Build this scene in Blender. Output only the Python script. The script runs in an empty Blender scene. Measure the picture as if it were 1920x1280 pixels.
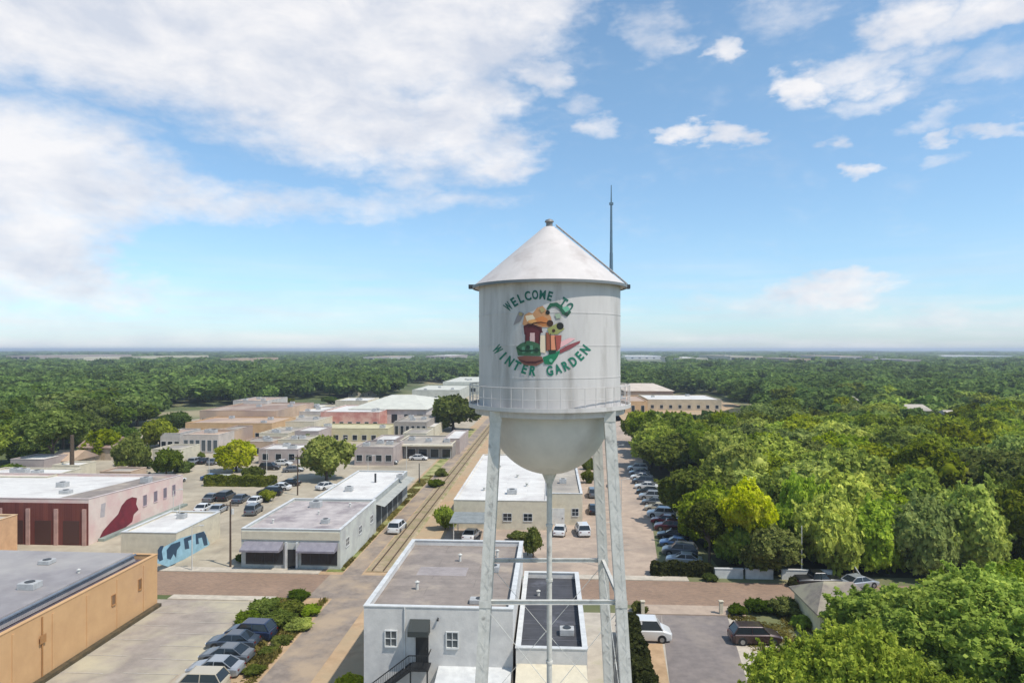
import bpy, math, random
import numpy as np
from mathutils import Vector, Matrix
random.seed(7)
R = math.radians
scene = bpy.context.scene
COL = scene.collection

# ------------------------------------------------------------------ camera
HC = 28.0            # drone height
F = 1280.0           # focal length in pixels of the 1920 px wide photograph
HZ = 655.0           # horizon row
cam_d = bpy.data.cameras.new("camera")
cam = bpy.data.objects.new("camera", cam_d); COL.objects.link(cam)
cam.location = (0, 0, HC); cam.rotation_euler = (R(90), 0, 0)
cam_d.sensor_width = 36.0; cam_d.lens = 24.0
cam_d.shift_y = 15.0 / 1920.0
cam_d.clip_start = 0.5; cam_d.clip_end = 30000
scene.camera = cam

# ------------------------------------------------------------------ light
SUN_EL = 58.0
SUN_AZ = 124.0       # compass style: 0 = +Y, clockwise, so the sun is behind the camera to the right
sun_d = bpy.data.lights.new("sun", 'SUN'); sun_d.energy = 3.0; sun_d.angle = R(0.8); sun_d.color = (1.0, 0.95, 0.87)
sun = bpy.data.objects.new("sun", sun_d); COL.objects.link(sun)
sdir = Vector((math.sin(R(SUN_AZ)) * math.cos(R(SUN_EL)), math.cos(R(SUN_AZ)) * math.cos(R(SUN_EL)), math.sin(R(SUN_EL))))
sun.rotation_euler = sdir.to_track_quat('Z', 'Y').to_euler()
sun.location = (0, 0, 80)

vs = scene.view_settings
vs.view_transform = 'Standard'; vs.look = 'None'; vs.exposure = 0.55; vs.gamma = 1.0

world = bpy.data.worlds.new("World"); scene.world = world; world.use_nodes = True
def build_world():
    nt = world.node_tree; N = nt.nodes; L = nt.links; N.clear()
    def m(op, a, b=None, c=None, clamp=False):
        n = N.new('ShaderNodeMath'); n.operation = op; n.use_clamp = clamp
        for i, v in enumerate((a, b, c)):
            if v is None: continue
            if isinstance(v, (int, float)): n.inputs[i].default_value = v
            else: L.new(v, n.inputs[i])
        return n.outputs[0]
    out = N.new('ShaderNodeOutputWorld')
    sky = N.new('ShaderNodeTexSky'); sky.sky_type = 'NISHITA'; sky.sun_disc = False
    sky.sun_elevation = R(SUN_EL); sky.sun_rotation = R(SUN_AZ)
    sky.air_density = 1.0; sky.dust_density = 0.3; sky.ozone_density = 2.2; sky.altitude = 0
    bg = N.new('ShaderNodeBackground'); bg.inputs[1].default_value = SKY_STRENGTH
    tc = N.new('ShaderNodeTexCoord'); sep = N.new('ShaderNodeSeparateXYZ'); L.new(tc.outputs['Generated'], sep.inputs[0])
    # noise in a stretched direction space (clouds flatten towards the horizon)
    az = m('ARCTAN2', sep.outputs[0], sep.outputs[1])
    el = m('ARCSINE', sep.outputs[2])
    tr = N.new('ShaderNodeValToRGB'); L.new(m('MULTIPLY', el, 2.0), tr.inputs[0])
    e = tr.color_ramp.elements; e[0].position = 0.0; e[0].color = (.56, .68, .94, 1); e[1].position = .75; e[1].color = (.92, 1.02, .98, 1)
    k_ = e.new(.3); k_.color = (.78, .88, .92, 1); k_ = e.new(.1); k_.color = (.62, .76, .90, 1)
    tm = N.new('ShaderNodeMix'); tm.data_type = 'RGBA'; tm.blend_type = 'MULTIPLY'; tm.inputs[0].default_value = 1
    L.new(sky.outputs[0], tm.inputs[6]); L.new(tr.outputs[0], tm.inputs[7]); L.new(tm.outputs[2], bg.inputs[0])
    comb = N.new('ShaderNodeCombineXYZ'); L.new(az, comb.inputs[0]); L.new(m('MULTIPLY', el, 2.0), comb.inputs[1])
    def noise(scale, detail, rough, dist=0.0, vec=comb.outputs[0]):
        n = N.new('ShaderNodeTexNoise'); n.inputs['Scale'].default_value = scale; n.inputs['Detail'].default_value = detail
        n.inputs['Roughness'].default_value = rough; n.inputs['Distortion'].default_value = dist
        L.new(vec, n.inputs['Vector']); return n
    warp = noise(6.0, 4, 0.55)
    ws = N.new('ShaderNodeSeparateColor'); L.new(warp.outputs['Color'], ws.inputs[0])
    wf = noise(24.0, 5, 0.6); wf_ = N.new('ShaderNodeSeparateColor'); L.new(wf.outputs['Color'], wf_.inputs[0])
    azw = m('ADD', m('ADD', az, m('MULTIPLY', m('SUBTRACT', ws.outputs[0], 0.5), 0.13)), m('MULTIPLY', m('SUBTRACT', wf_.outputs[0], 0.5), 0.075))
    elw = m('ADD', m('ADD', el, m('MULTIPLY', m('SUBTRACT', ws.outputs[1], 0.5), 0.07)), m('MULTIPLY', m('SUBTRACT', wf_.outputs[1], 0.5), 0.04))
    blobs = [(300,40,640,150,1.35),(720,50,360,125,1.25),(520,150,330,110,1.1),(930,5,210,65,1.0),(700,235,210,85,1.05),(860,225,140,95,1.0),
             (935,290,90,50,.85),(780,325,80,55,.6),(40,320,300,150,1.1),(210,335,230,75,.85),(400,372,270,42,.72),(620,380,210,28,.5),
             (60,450,210,120,1.1),(120,530,190,60,.85),(40,590,220,40,.45),(820,378,170,26,.42),(1020,140,62,36,.75),(1085,195,45,25,.45),(1100,245,42,20,.58),
             (1222,70,62,42,.6),(1355,90,38,26,.75),(1285,243,48,22,.95),(1368,255,50,24,.95),(1490,150,58,34,1.0),(1600,128,140,36,.85),
             (1640,178,130,22,.58),(1730,40,110,55,1.0),(1870,15,150,40,.85),(1765,115,80,30,.45),(1612,320,42,18,.8),(1550,262,40,18,.6),
             (1735,232,75,18,.5),(1772,256,42,13,.7),(1880,240,60,13,.6),(1768,300,45,16,.45),(1560,545,140,32,.95),(1440,572,230,24,.55),(1800,592,260,24,.5),
             (1480,20,90,40,.4),(1900,120,120,40,.45)]
    cur = None
    for (x, y, rx, ry, w) in blobs:
        a0 = math.atan2(x - 960, F); e0 = math.atan2((HZ - y), math.hypot(F, x - 960))
        ax = rx / F * math.cos(a0) ** 2; ay = ry / F * math.cos(a0)
        dx = m('MULTIPLY', m('SUBTRACT', azw, a0), 1 / ax); dy = m('MULTIPLY', m('SUBTRACT', elw, e0), 1 / ay)
        q = m('MULTIPLY_ADD', dx, dx, m('MULTIPLY', dy, dy))
        v = m('MULTIPLY', m('MAXIMUM', m('SUBTRACT', 1.0, m('MULTIPLY', q, 0.75)), 0.0), w)
        cur = v if cur is None else m('MAXIMUM', cur, v)
    # clouds elsewhere on the dome, out of this photograph's field
    side = m('MULTIPLY', m('SUBTRACT', noise(2.2, 3, .5).outputs[0], 0.48), 3.0, clamp=True)
    off = m('MULTIPLY', m('GREATER_THAN', m('ABSOLUTE', az), 0.72), side)
    cur = m('MAXIMUM', cur, off)
    fb = m('ADD', m('MULTIPLY', noise(9.0, 8, 0.62, 0.3).outputs[0], .6), m('MULTIPLY', noise(26.0, 6, 0.6, 0.2).outputs[0], .4))
    den = m('ADD', m('MULTIPLY', cur, 1.3), m('MULTIPLY', m('SUBTRACT', fb, 0.5), 1.85))
    mr = N.new('ShaderNodeMapRange'); mr.interpolation_type = 'SMOOTHSTEP'
    L.new(den, mr.inputs[0]); mr.inputs[1].default_value = -0.06; mr.inputs[2].default_value = 1.34
    mr.inputs[4].default_value = 0.93
    # thin streaks low over the horizon
    c2 = N.new('ShaderNodeCombineXYZ'); L.new(m('MULTIPLY', az, 1.6), c2.inputs[0]); L.new(m('MULTIPLY', el, 22.0), c2.inputs[1])
    st = noise(2.2, 5, .55, 0.2, c2.outputs[0]).outputs[0]
    lowm = N.new('ShaderNodeMapRange'); L.new(el, lowm.inputs[0]); lowm.inputs[1].default_value = 0.15; lowm.inputs[2].default_value = 0.0
    stf = m('MULTIPLY', m('MULTIPLY', m('SUBTRACT', st, 0.38), 3.4, clamp=True), m('MULTIPLY', lowm.outputs[0], 0.75))
    fac = m('MAXIMUM', mr.outputs[0], stf)
    up = m('GREATER_THAN', el, -0.01); fac = m('MULTIPLY', fac, up)
    # cloud tone: brighter tops, greyer thick bases
    cn = noise(7.0, 6, .6, 0.2).outputs[0]
    ramp = N.new('ShaderNodeValToRGB'); L.new(cn, ramp.inputs[0])
    ramp.color_ramp.elements[0].position = .36; ramp.color_ramp.elements[0].color = (.66, .70, .79, 1)
    ramp.color_ramp.elements[1].position = .62; ramp.color_ramp.elements[1].color = (.94, .925, .93, 1)
    bc = N.new('ShaderNodeBackground'); L.new(ramp.outputs[0], bc.inputs[0]); bc.inputs[1].default_value = 0.72
    mix = N.new('ShaderNodeMixShader'); L.new(fac, mix.inputs[0]); L.new(bg.outputs[0], mix.inputs[1]); L.new(bc.outputs[0], mix.inputs[2])
    L.new(mix.outputs[0], out.inputs[0])
SKY_STRENGTH = 0.125
build_world()

# ------------------------------------------------------------------ frames and helpers
TH = R(3.31)                       # the town grid is turned 3.3 degrees from the viewing direction
CT, SN = math.cos(TH), math.sin(TH)
def W(s, t, z=0.0): return Vector((s * CT + t * SN, -s * SN + t * CT, z))
def at(x, y, z=0.0):               # photo pixel on the horizontal plane z -> world point
    d = (HC - z) * F / (y - HZ)
    return Vector(((x - 960) * d / F, d, z))
def ST(x, y, z=0.0):
    p = at(x, y, z); return p.x * CT - p.y * SN, p.x * SN + p.y * CT
def on_s(x, y, s):                 # photo pixel on the vertical plane s = const -> (t, z)
    kx = (x - 960) / F
    t_ = s / (kx * CT - SN)        # depth along Y
    return kx * t_ * SN + t_ * CT, HC - (y - HZ) * t_ / F

def tag(o, label=None, cat=None, group=None, kind=None):
    if label: o['label'] = label
    if cat: o['category'] = cat
    if group: o['group'] = group
    if kind: o['kind'] = kind
    return o
def thing(name, loc, label, cat, group=None, rz=0.0):
    o = bpy.data.objects.new(name, None); COL.objects.link(o); o.location = loc; o.rotation_euler = (0, 0, rz)
    o.empty_display_size = 0.3
    return tag(o, label, cat, group)
def copy_tree(o, parent=None):
    c = o.copy(); COL.objects.link(c); c.parent = parent
    for ch in list(o.children): copy_tree(ch, c)
    return c

class MB:
    def __init__(s): s.v = []; s.f = []
    def add(s, vs_, fs_):
        n = len(s.v); s.v += [tuple(p) for p in vs_]; s.f += [tuple(i + n for i in f) for f in fs_]; return s
    def box(s, x0, x1, y0, y1, z0, z1):
        return s.add([(x0,y0,z0),(x1,y0,z0),(x1,y1,z0),(x0,y1,z0),(x0,y0,z1),(x1,y0,z1),(x1,y1,z1),(x0,y1,z1)],
                     [(0,3,2,1),(4,5,6,7),(0,1,5,4),(1,2,6,5),(2,3,7,6),(3,0,4,7)])
    def tube(s, a, b, r0, r1=None, n=8, caps=True):
        a = Vector(a); b = Vector(b); r1 = r0 if r1 is None else r1
        d = (b - a).normalized(); q = d.to_track_quat('Z', 'Y')
        vs_ = []
        for (p, r) in ((a, r0), (b, r1)):
            for i in range(n):
                an = 2 * math.pi * i / n
                vs_.append(p + q @ Vector((r * math.cos(an), r * math.sin(an), 0)))
        fs_ = [(i, (i + 1) % n, n + (i + 1) % n, n + i) for i in range(n)]
        if caps: fs_ += [tuple(reversed(range(n))), tuple(range(n, 2 * n))]
        return s.add(vs_, fs_)
    def bar(s, a, b, w, h):
        a = Vector(a); b = Vector(b); d = (b - a).normalized()
        side = d.cross(Vector((0, 0, 1)))
        if side.length < 1e-3: side = Vector((1, 0, 0))
        side.normalize(); up = side.cross(d)
        vs_ = [p + side * sx * w / 2 + up * sz * h / 2 for p in (a, b) for (sx, sz) in ((-1,-1),(1,-1),(1,1),(-1,1))]
        return s.add(vs_, [(3,2,1,0),(4,5,6,7),(0,1,5,4),(1,2,6,5),(2,3,7,6),(3,0,4,7)])
    def lathe(s, prof, n=64, cx=0, cy=0):
        vs_ = []; 
        for (r, z) in prof:
            for i in range(n):
                an = 2 * math.pi * i / n; vs_.append((cx + r * math.cos(an), cy + r * math.sin(an), z))
        fs_ = []
        for k in range(len(prof) - 1):
            for i in range(n):
                j = (i + 1) % n; fs_.append((k*n+i, k*n+j, (k+1)*n+j, (k+1)*n+i))
        return s.add(vs_, fs_)
    def prism(s, pts, z0, z1):
        n = len(pts)
        return s.add([(x, y, z0) for x, y in pts] + [(x, y, z1) for x, y in pts],
                     [tuple(reversed(range(n))), tuple(range(n, 2*n))] + [(i, (i+1) % n, n + (i+1) % n, n + i) for i in range(n)])
    def loft(s, secs):
        n = len(secs[0]); vs_ = [p for sec in secs for p in sec]; fs_ = [tuple(range(n))]
        for k in range(len(secs) - 1):
            for i in range(n):
                j = (i + 1) % n; fs_.append((k*n+j, k*n+i, (k+1)*n+i, (k+1)*n+j))
        fs_.append(tuple(reversed(range((len(secs)-1)*n, len(secs)*n))))
        return s.add(vs_, fs_)
    def mesh(s, name, m, smooth=False):
        me = bpy.data.meshes.new(name); me.from_pydata(s.v, [], s.f); me.validate(); me.update()
        if m: me.materials.append(m)
        if smooth: me.polygons.foreach_set('use_smooth', [True] * len(me.polygons)); me.set_sharp_from_angle(angle=R(28))
        return me
    def build(s, name, m, parent=None, loc=None, smooth=False, bevel=0, kind=None, label=None):
        o = bpy.data.objects.new(name, s.mesh(name, m, smooth)); COL.objects.link(o)
        if parent: o.parent = parent
        if loc: o.location = loc
        if bevel:
            b = o.modifiers.new('bevel', 'BEVEL'); b.width = bevel; b.segments = 2; b.limit_method = 'ANGLE'
        if kind: o['kind'] = kind
        if label: o['label'] = label
        return o
def mesh_np(name, v, f4, m, f3=None):
    me = bpy.data.meshes.new(name)
    v = np.asarray(v, dtype=np.float32); f4 = np.asarray(f4, dtype=np.int32).reshape(-1, 4)
    n3 = 0 if f3 is None else len(f3)
    me.vertices.add(len(v)); me.vertices.foreach_set('co', v.ravel())
    nl = len(f4) * 4 + n3 * 3
    me.loops.add(nl); me.polygons.add(len(f4) + n3)
    li = f4.ravel() if not n3 else np.concatenate([f4.ravel(), np.asarray(f3, dtype=np.int32).ravel()])
    me.loops.foreach_set('vertex_index', li)
    ls = np.arange(len(f4)) * 4
    lt = np.full(len(f4), 4)
    if n3:
        ls = np.concatenate([ls, len(f4) * 4 + np.arange(n3) * 3]); lt = np.concatenate([lt, np.full(n3, 3)])
    me.polygons.foreach_set('loop_start', ls.astype(np.int32)); me.polygons.foreach_set('loop_total', lt.astype(np.int32))
    me.update(calc_edges=True); me.materials.append(m)
    return me

# ------------------------------------------------------------------ materials
def lin(c):
    return tuple(((v/255)/12.92 if v/255 <= 0.04045 else ((v/255+0.055)/1.055)**2.4) for v in c)
MC = {}
def mat(name, rgb, rgb2=None, rough=.8, scale=.6, detail=6, contrast=.25, rgb3=None, scale3=.15, bump=0.0, metallic=0.0, stretch=None, wave=None, pos=(.44,.62)):
    """rgb: main colour, rgb2: fine mottling, rgb3: large stains; sRGB 0..255 in"""
    if name in MC: return MC[name]
    m = bpy.data.materials.new(name); m.use_nodes = True; nt = m.node_tree; N = nt.nodes; L = nt.links
    b = N['Principled BSDF']; b.inputs['Roughness'].default_value = rough; b.inputs['Metallic'].default_value = metallic
    a = lin(rgb); a2 = lin(rgb2) if rgb2 else tuple(x * (1 - contrast) for x in a)
    tc = N.new('ShaderNodeTexCoord'); vec = tc.outputs['Object']
    if stretch:
        mp = N.new('ShaderNodeMapping'); mp.inputs['Scale'].default_value = stretch; L.new(vec, mp.inputs[0]); vec = mp.outputs[0]
    n1 = N.new('ShaderNodeTexNoise'); n1.inputs['Scale'].default_value = scale; n1.inputs['Detail'].default_value = detail; n1.inputs['Roughness'].default_value = .65
    L.new(vec, n1.inputs['Vector'])
    r1 = N.new('ShaderNodeValToRGB'); r1.color_ramp.elements[0].position = .35; r1.color_ramp.elements[1].position = .65
    r1.color_ramp.elements[0].color = (*a2, 1); r1.color_ramp.elements[1].color = (*a, 1)
    L.new(n1.outputs[0], r1.inputs[0]); colr = r1.outputs[0]
    if rgb3:
        n2 = N.new('ShaderNodeTexNoise'); n2.inputs['Scale'].default_value = scale3; n2.inputs['Detail'].default_value = 5; n2.inputs['Roughness'].default_value = .6
        L.new(vec, n2.inputs['Vector'])
        mr = N.new('ShaderNodeMapRange'); mr.inputs[1].default_value = pos[0]; mr.inputs[2].default_value = pos[1]; L.new(n2.outputs[0], mr.inputs[0])
        mx = N.new('ShaderNodeMix'); mx.data_type = 'RGBA'; L.new(mr.outputs[0], mx.inputs[0]); L.new(colr, mx.inputs[6]); mx.inputs[7].default_value = (*lin(rgb3), 1)
        colr = mx.outputs[2]
    L.new(colr, b.inputs['Base Color'])
    h = None
    if wave:
        wv = N.new('ShaderNodeTexWave'); wv.inputs['Scale'].default_value = wave[0]; wv.bands_direction = wave[1]; L.new(tc.outputs['Object'], wv.inputs[0]); h = wv.outputs[1]
    elif bump:
        n3 = N.new('ShaderNodeTexNoise'); n3.inputs['Scale'].default_value = scale * 6; n3.inputs['Detail'].default_value = 4; L.new(vec, n3.inputs['Vector']); h = n3.outputs[0]
    if h is not None:
        bp = N.new('ShaderNodeBump'); bp.inputs['Strength'].default_value = bump or .5; bp.inputs['Distance'].default_value = .05
        L.new(h, bp.inputs['Height']); L.new(bp.outputs[0], b.inputs['Normal'])
    MC[name] = m; return m
def mat_brick(name, c1, c2, mortar, sc=1.0, bw=.5, bh=.25):
    if name in MC: return MC[name]
    m = bpy.data.materials.new(name); m.use_nodes = True; nt = m.node_tree; N = nt.nodes; L = nt.links
    b = N['Principled BSDF']; b.inputs['Roughness'].default_value = .9
    tc = N.new('ShaderNodeTexCoord'); br = N.new('ShaderNodeTexBrick'); br.inputs['Scale'].default_value = sc
    br.inputs['Brick Width'].default_value = bw; br.inputs['Row Height'].default_value = bh; br.inputs['Mortar Size'].default_value = .012
    br.inputs['Color1'].default_value = (*lin(c1), 1); br.inputs['Color2'].default_value = (*lin(c2), 1); br.inputs['Mortar'].default_value = (*lin(mortar), 1)
    L.new(tc.outputs['Object'], br.inputs['Vector'])
    n = N.new('ShaderNodeTexNoise'); n.inputs['Scale'].default_value = .25; n.inputs['Detail'].default_value = 6; L.new(tc.outputs['Object'], n.inputs['Vector'])
    mr = N.new('ShaderNodeMapRange'); mr.inputs[3].default_value = .65; mr.inputs[4].default_value = 1.25; L.new(n.outputs[0], mr.inputs[0])
    mx = N.new('ShaderNodeMix'); mx.data_type = 'RGBA'; mx.blend_type = 'MULTIPLY'; mx.inputs[0].default_value = 1
    L.new(br.outputs[0], mx.inputs[6]); L.new(mr.outputs[0], mx.inputs[7]); L.new(mx.outputs[2], b.inputs['Base Color'])
    MC[name] = m; return m
def mat_leaf(name, c1, c2, c3, scale=.5, hv=(.475, .505)):
    """broadleaf foliage: colour drifts from tree to tree and from clump to clump"""
    m = bpy.data.materials.new(name); m.use_nodes = True; nt = m.node_tree; N = nt.nodes; L = nt.links
    for n in list(N): N.remove(n)
    out = N.new('ShaderNodeOutputMaterial'); df = N.new('ShaderNodeBsdfDiffuse'); tr = N.new('ShaderNodeBsdfTranslucent'); ms = N.new('ShaderNodeMixShader'); ms.inputs[0].default_value = .42
    geo = N.new('ShaderNodeNewGeometry')
    no = N.new('ShaderNodeTexNoise'); no.inputs['Scale'].default_value = scale; no.inputs['Detail'].default_value = 5; no.inputs['Roughness'].default_value = .7
    L.new(geo.outputs['Position'], no.inputs['Vector'])
    rp = N.new('ShaderNodeValToRGB'); e = rp.color_ramp.elements; e[0].position = .34; e[1].position = .68
    e[0].color = (*lin(c1), 1); e[1].color = (*lin(c3), 1); k = e.new(.5); k.color = (*lin(c2), 1)
    L.new(no.outputs[0], rp.inputs[0])
    oi = N.new('ShaderNodeObjectInfo')
    hs = N.new('ShaderNodeHueSaturation')
    def mr(a, b, src, lo=0, hi=1):
        n = N.new('ShaderNodeMapRange'); n.inputs[1].default_value = lo; n.inputs[2].default_value = hi; n.inputs[3].default_value = a; n.inputs[4].default_value = b; L.new(src, n.inputs[0]); return n.outputs[0]
    L.new(mr(hv[0], hv[1], oi.outputs['Random']), hs.inputs['Hue'])
    # a second, unrelated number per tree
    mm = N.new('ShaderNodeMath'); mm.operation = 'MULTIPLY'; mm.inputs[1].default_value = 37.7; L.new(oi.outputs['Random'], mm.inputs[0])
    fr = N.new('ShaderNodeMath'); fr.operation = 'FRACT'; L.new(mm.outputs[0], fr.inputs[0])
    n2 = N.new('ShaderNodeTexNoise'); n2.inputs['Scale'].default_value = .035; n2.inputs['Detail'].default_value = 3; L.new(geo.outputs['Position'], n2.inputs['Vector'])
    va = N.new('ShaderNodeMath'); va.operation = 'MULTIPLY'; L.new(mr(.78, 1.3, fr.outputs[0]), va.inputs[0]); L.new(mr(.58, 1.5, n2.outputs[0], .32, .68), va.inputs[1])
    L.new(va.outputs[0], hs.inputs['Value']); L.new(mr(.8, 1.05, fr.outputs[0], 1, 0), hs.inputs['Saturation']); L.new(rp.outputs[0], hs.inputs['Color'])
    L.new(hs.outputs[0], df.inputs[0]); L.new(hs.outputs[0], tr.inputs[0])
    L.new(df.outputs[0], ms.inputs[1]); L.new(tr.outputs[0], ms.inputs[2]); L.new(ms.outputs[0], out.inputs[0])
    return m
def mat_plain(name, rgb, rough=.5, metallic=0, coat=0):
    if name in MC: return MC[name]
    m = bpy.data.materials.new(name); m.use_nodes = True; b = m.node_tree.nodes['Principled BSDF']
    b.inputs['Base Color'].default_value = (*lin(rgb), 1); b.inputs['Roughness'].default_value = rough; b.inputs['Metallic'].default_value = metallic
    if coat: b.inputs['Coat Weight'].default_value = coat
    MC[name] = m; return m

LEAF = mat_leaf('leaves', (98,114,22), (138,158,34), (176,186,60))
LEAF_DARK = mat_leaf('leaves_dark', (76,90,28), (104,120,40), (138,148,60))
LEAF_WOOD = mat_leaf('leaves_left_wood', (60,80,22), (90,113,34), (126,145,54))
LEAF_YEL = mat_leaf('leaves_yellow', (160,172,28), (200,204,44), (224,220,92), hv=(.5, .505))
LEAF_HEDGE = mat_leaf('leaves_hedge', (42,46,26), (66,72,34), (96,98,52), 2.0)
LEAF_BUSH = mat_leaf('leaves_bush', (66,78,24), (100,112,38), (138,142,60), 1.5)
LEAF_DRY = mat_leaf('dry_grass', (96,92,44), (124,118,58), (150,142,80), 1.0)
BARK = mat('bark', (96,80,64), (64,52,40), scale=4)
M_ground = mat('ground', (96,104,60), (70,82,44), rgb3=(150,138,108), scale=.05, scale3=.012, rough=1, pos=(.5,.62))
M_pave = mat('pale_pavement', (178,166,144), (156,144,124), rgb3=(136,126,110), scale=.35, scale3=.06, rough=.95, pos=(.5,.7))
M_pinkpave = mat('pink_pavement', (180,160,140), (156,138,122), rgb3=(138,124,112), scale=.5, scale3=.09, rough=.95, pos=(.5,.7))
M_asphalt = mat('asphalt', (132,122,116), (112,104,100), rgb3=(150,138,126), scale=.8, scale3=.12, rough=.95, pos=(.5,.7))
M_asphalt_lot = mat('asphalt_lot', (160,148,136), (136,126,116), rgb3=(178,168,142), scale=.5, scale3=.1, rough=.95)
M_trail = mat('trail_asphalt', (146,132,118), (120,108,98), rgb3=(164,144,120), scale=.9, scale3=.2, rough=.95)
M_brickroad = mat_brick('brick_paving', (148,120,98), (130,106,88), (148,132,114), 1.2, .5, .25)
M_tan = mat('tan_dirt', (186,156,122), (160,132,100), rgb3=(166,146,116), scale=.8, scale3=.12, rough=1)
M_ballast = mat('ballast', (182,162,132), (156,138,112), rgb3=(132,128,84), scale=2.0, scale3=.3, rough=1)
M_verge = mat('dry_verge', (116,108,56), (88,84,42), rgb3=(144,124,86), scale=1.2, scale3=.25, rough=1)
M_grass = mat('verge_grass', (128,132,72), (98,106,50), rgb3=(166,158,108), scale=1.0, scale3=.3, rough=1)
M_concrete = mat('concrete', (194,182,164), (168,158,142), scale=1.2, rough=.9)
M_white = mat('white_paint', (206,206,202), (186,186,184), scale=1.2, rough=.6, rgb3=(168,166,162), scale3=.5, pos=(.55,.75))
M_tower = mat('tower_paint', (198,193,188), (187,182,178), scale=.9, rough=.55, rgb3=(160,154,148), scale3=.7, stretch=(1.6,1.6,.25), pos=(.52,.72), bump=.04)
M_towroof = mat('tower_roof_paint', (200,192,186), (190,183,177), scale=1.3, rough=.6, rgb3=(168,157,150), scale3=.5, pos=(.5,.72))
M_steel = mat('leg_paint', (204,201,193), (182,180,172), scale=3, rough=.5, rgb3=(140,138,132), scale3=1.5, pos=(.58,.7))
M_dark = mat_plain('dark_metal', (52,54,56), .5)
M_iron = mat_plain('black_iron', (36,37,38), .5)
M_glass = mat_plain('dark_glass', (38,44,48), .08)
M_glass2 = mat_plain('grey_glass', (84,90,92), .15)
M_rust = mat('rail_steel', (104,86,68), (80,66,52), scale=4, rough=.6)
M_wood = mat('weathered_wood', (166,146,118), (140,122,98), scale=3, rough=.9)
M_polewood = mat('pole_wood', (92,74,60), (66,52,42), scale=2, rough=.9)

# ------------------------------------------------------------------ ground and paving (structure)
def sheet(name, pts, z, m, sub=None):
    mb = MB(); mb.add([(p[0], p[1], z) for p in pts], [tuple(range(len(pts)))])
    o = mb.build(name, m, kind='structure'); return o
def st_sheet(name, s0, s1, t0, t1, z, m):
    o = MB().add([(0,0,0),(s1-s0,0,0),(s1-s0,t1-t0,0),(0,t1-t0,0)], [(0,1,2,3)]).build(name, m, kind='structure')
    o.location = W(s0, t0, z); o.rotation_euler = (0, 0, -TH); return o
def st_slab(name, s0, s1, t0, t1, z1, m):
    o = MB().box(0, s1-s0, 0, t1-t0, -.3, z1).build(name, m, kind='structure')
    o.location = W(s0, t0, 0); o.rotation_euler = (0, 0, -TH); return o
def px_sheet(name, pts, z, m):
    P = [at(x, y) for x, y in pts]; return sheet(name, [(p.x, p.y) for p in P], z, m)

sheet('ground', [(-9000,-500),(9000,-500),(9000,14000),(-9000,14000)], 0, M_ground)
# town floor left of the railway, from the brick street to the wood
px_sheet('town_pavement', [(-350,1075),(1034,1078),(1034,800),(930,735),(640,752),(330,790),(60,880),(-350,930)], .004, M_pave)
px_sheet('church_street', [(1120,1082),(1238,1084),(1200,830),(1150,765),(1075,765),(1040,850),(960,940),(840,960),(700,1075),(940,1079)], .008, M_pinkpave)
px_sheet('far_yard', [(1150,790),(1340,775),(1390,760),(1330,745),(1150,745)], .008, M_tan)
T_ST0, T_ST1 = 75.5, 83.5          # the brick street
st_sheet('brick_road', -140, 70, T_ST0, T_ST1, .012, M_brickroad)
st_slab('pavement', -140, -29, T_ST1, T_ST1+1.7, .13, M_concrete)
st_slab('pavement', 3, 16.6, T_ST1, T_ST1+1.5, .12, M_concrete)
st_slab('pavement', 9, 20.4, T_ST0-2.6, T_ST0, .12, M_pinkpave)
st_slab('pavement', -43, -31, T_ST0-1.3, T_ST0, .12, M_concrete)
st_sheet('wood_floor', 21.4, 190, 86.4, 330, .006, mat('shaded_litter', (70,70,40), (50,52,30), scale=.5, rough=1))  # litter darkened: the shade beneath the trees is put into its colour
sheet('yard', [(-16,-60),(26,-60),(24,72),(-17,74)], .003, mat('bounce_gravel', (186,176,160), (164,154,140), scale=.6, rgb3=(150,146,118), scale3=.15, rough=1, pos=(.55,.65)))  # pale sheet under the tower, added to bounce light up onto the bowl
st_sheet('parking_lot', -44.5, -29.2, 30, T_ST0-1.3, .016, M_asphalt_lot)
st_sheet('lot_verge', -31.5, -24.5, 40, T_ST0-.4, .020, M_verge)
st_sheet('rail_bed', -28.6, -15.6, 30, T_ST0, .024, M_tan)
st_sheet('rail_bed', -29.0, -16.0, T_ST1, 330, .024, M_tan)
st_sheet('grass_verge', -28.4, -26.2, T_ST1+1, 240, .028, M_grass)
st_sheet('trail', -24.6, -20.2, 30, T_ST0, .032, M_trail)
st_sheet('trail', -26.0, -23.6, T_ST1, 320, .032, M_trail)
st_sheet('street_crossing', -27.5, -18.8, T_ST0, T_ST1, .036, M_trail)
px_sheet('driveway', [(1240,1149),(1362,1149),(1408,1300),(1258,1300)], .020, M_asphalt)
px_sheet('concrete_apron', [(1170,1206),(1242,1206),(1258,1300),(1160,1300)], .016, M_tan)
px_sheet('concrete_apron', [(1172,1140),(1350,1140),(1352,1150),(1172,1150)], .016, M_pinkpave)
px_sheet('concrete_apron', [(1362,1204),(1450,1204),(1520,1300),(1408,1300)], .016, M_concrete)
px_sheet('side_yard', [(1172,1150),(1240,1150),(1242,1206),(1165,1206)], .014, M_asphalt)

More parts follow.
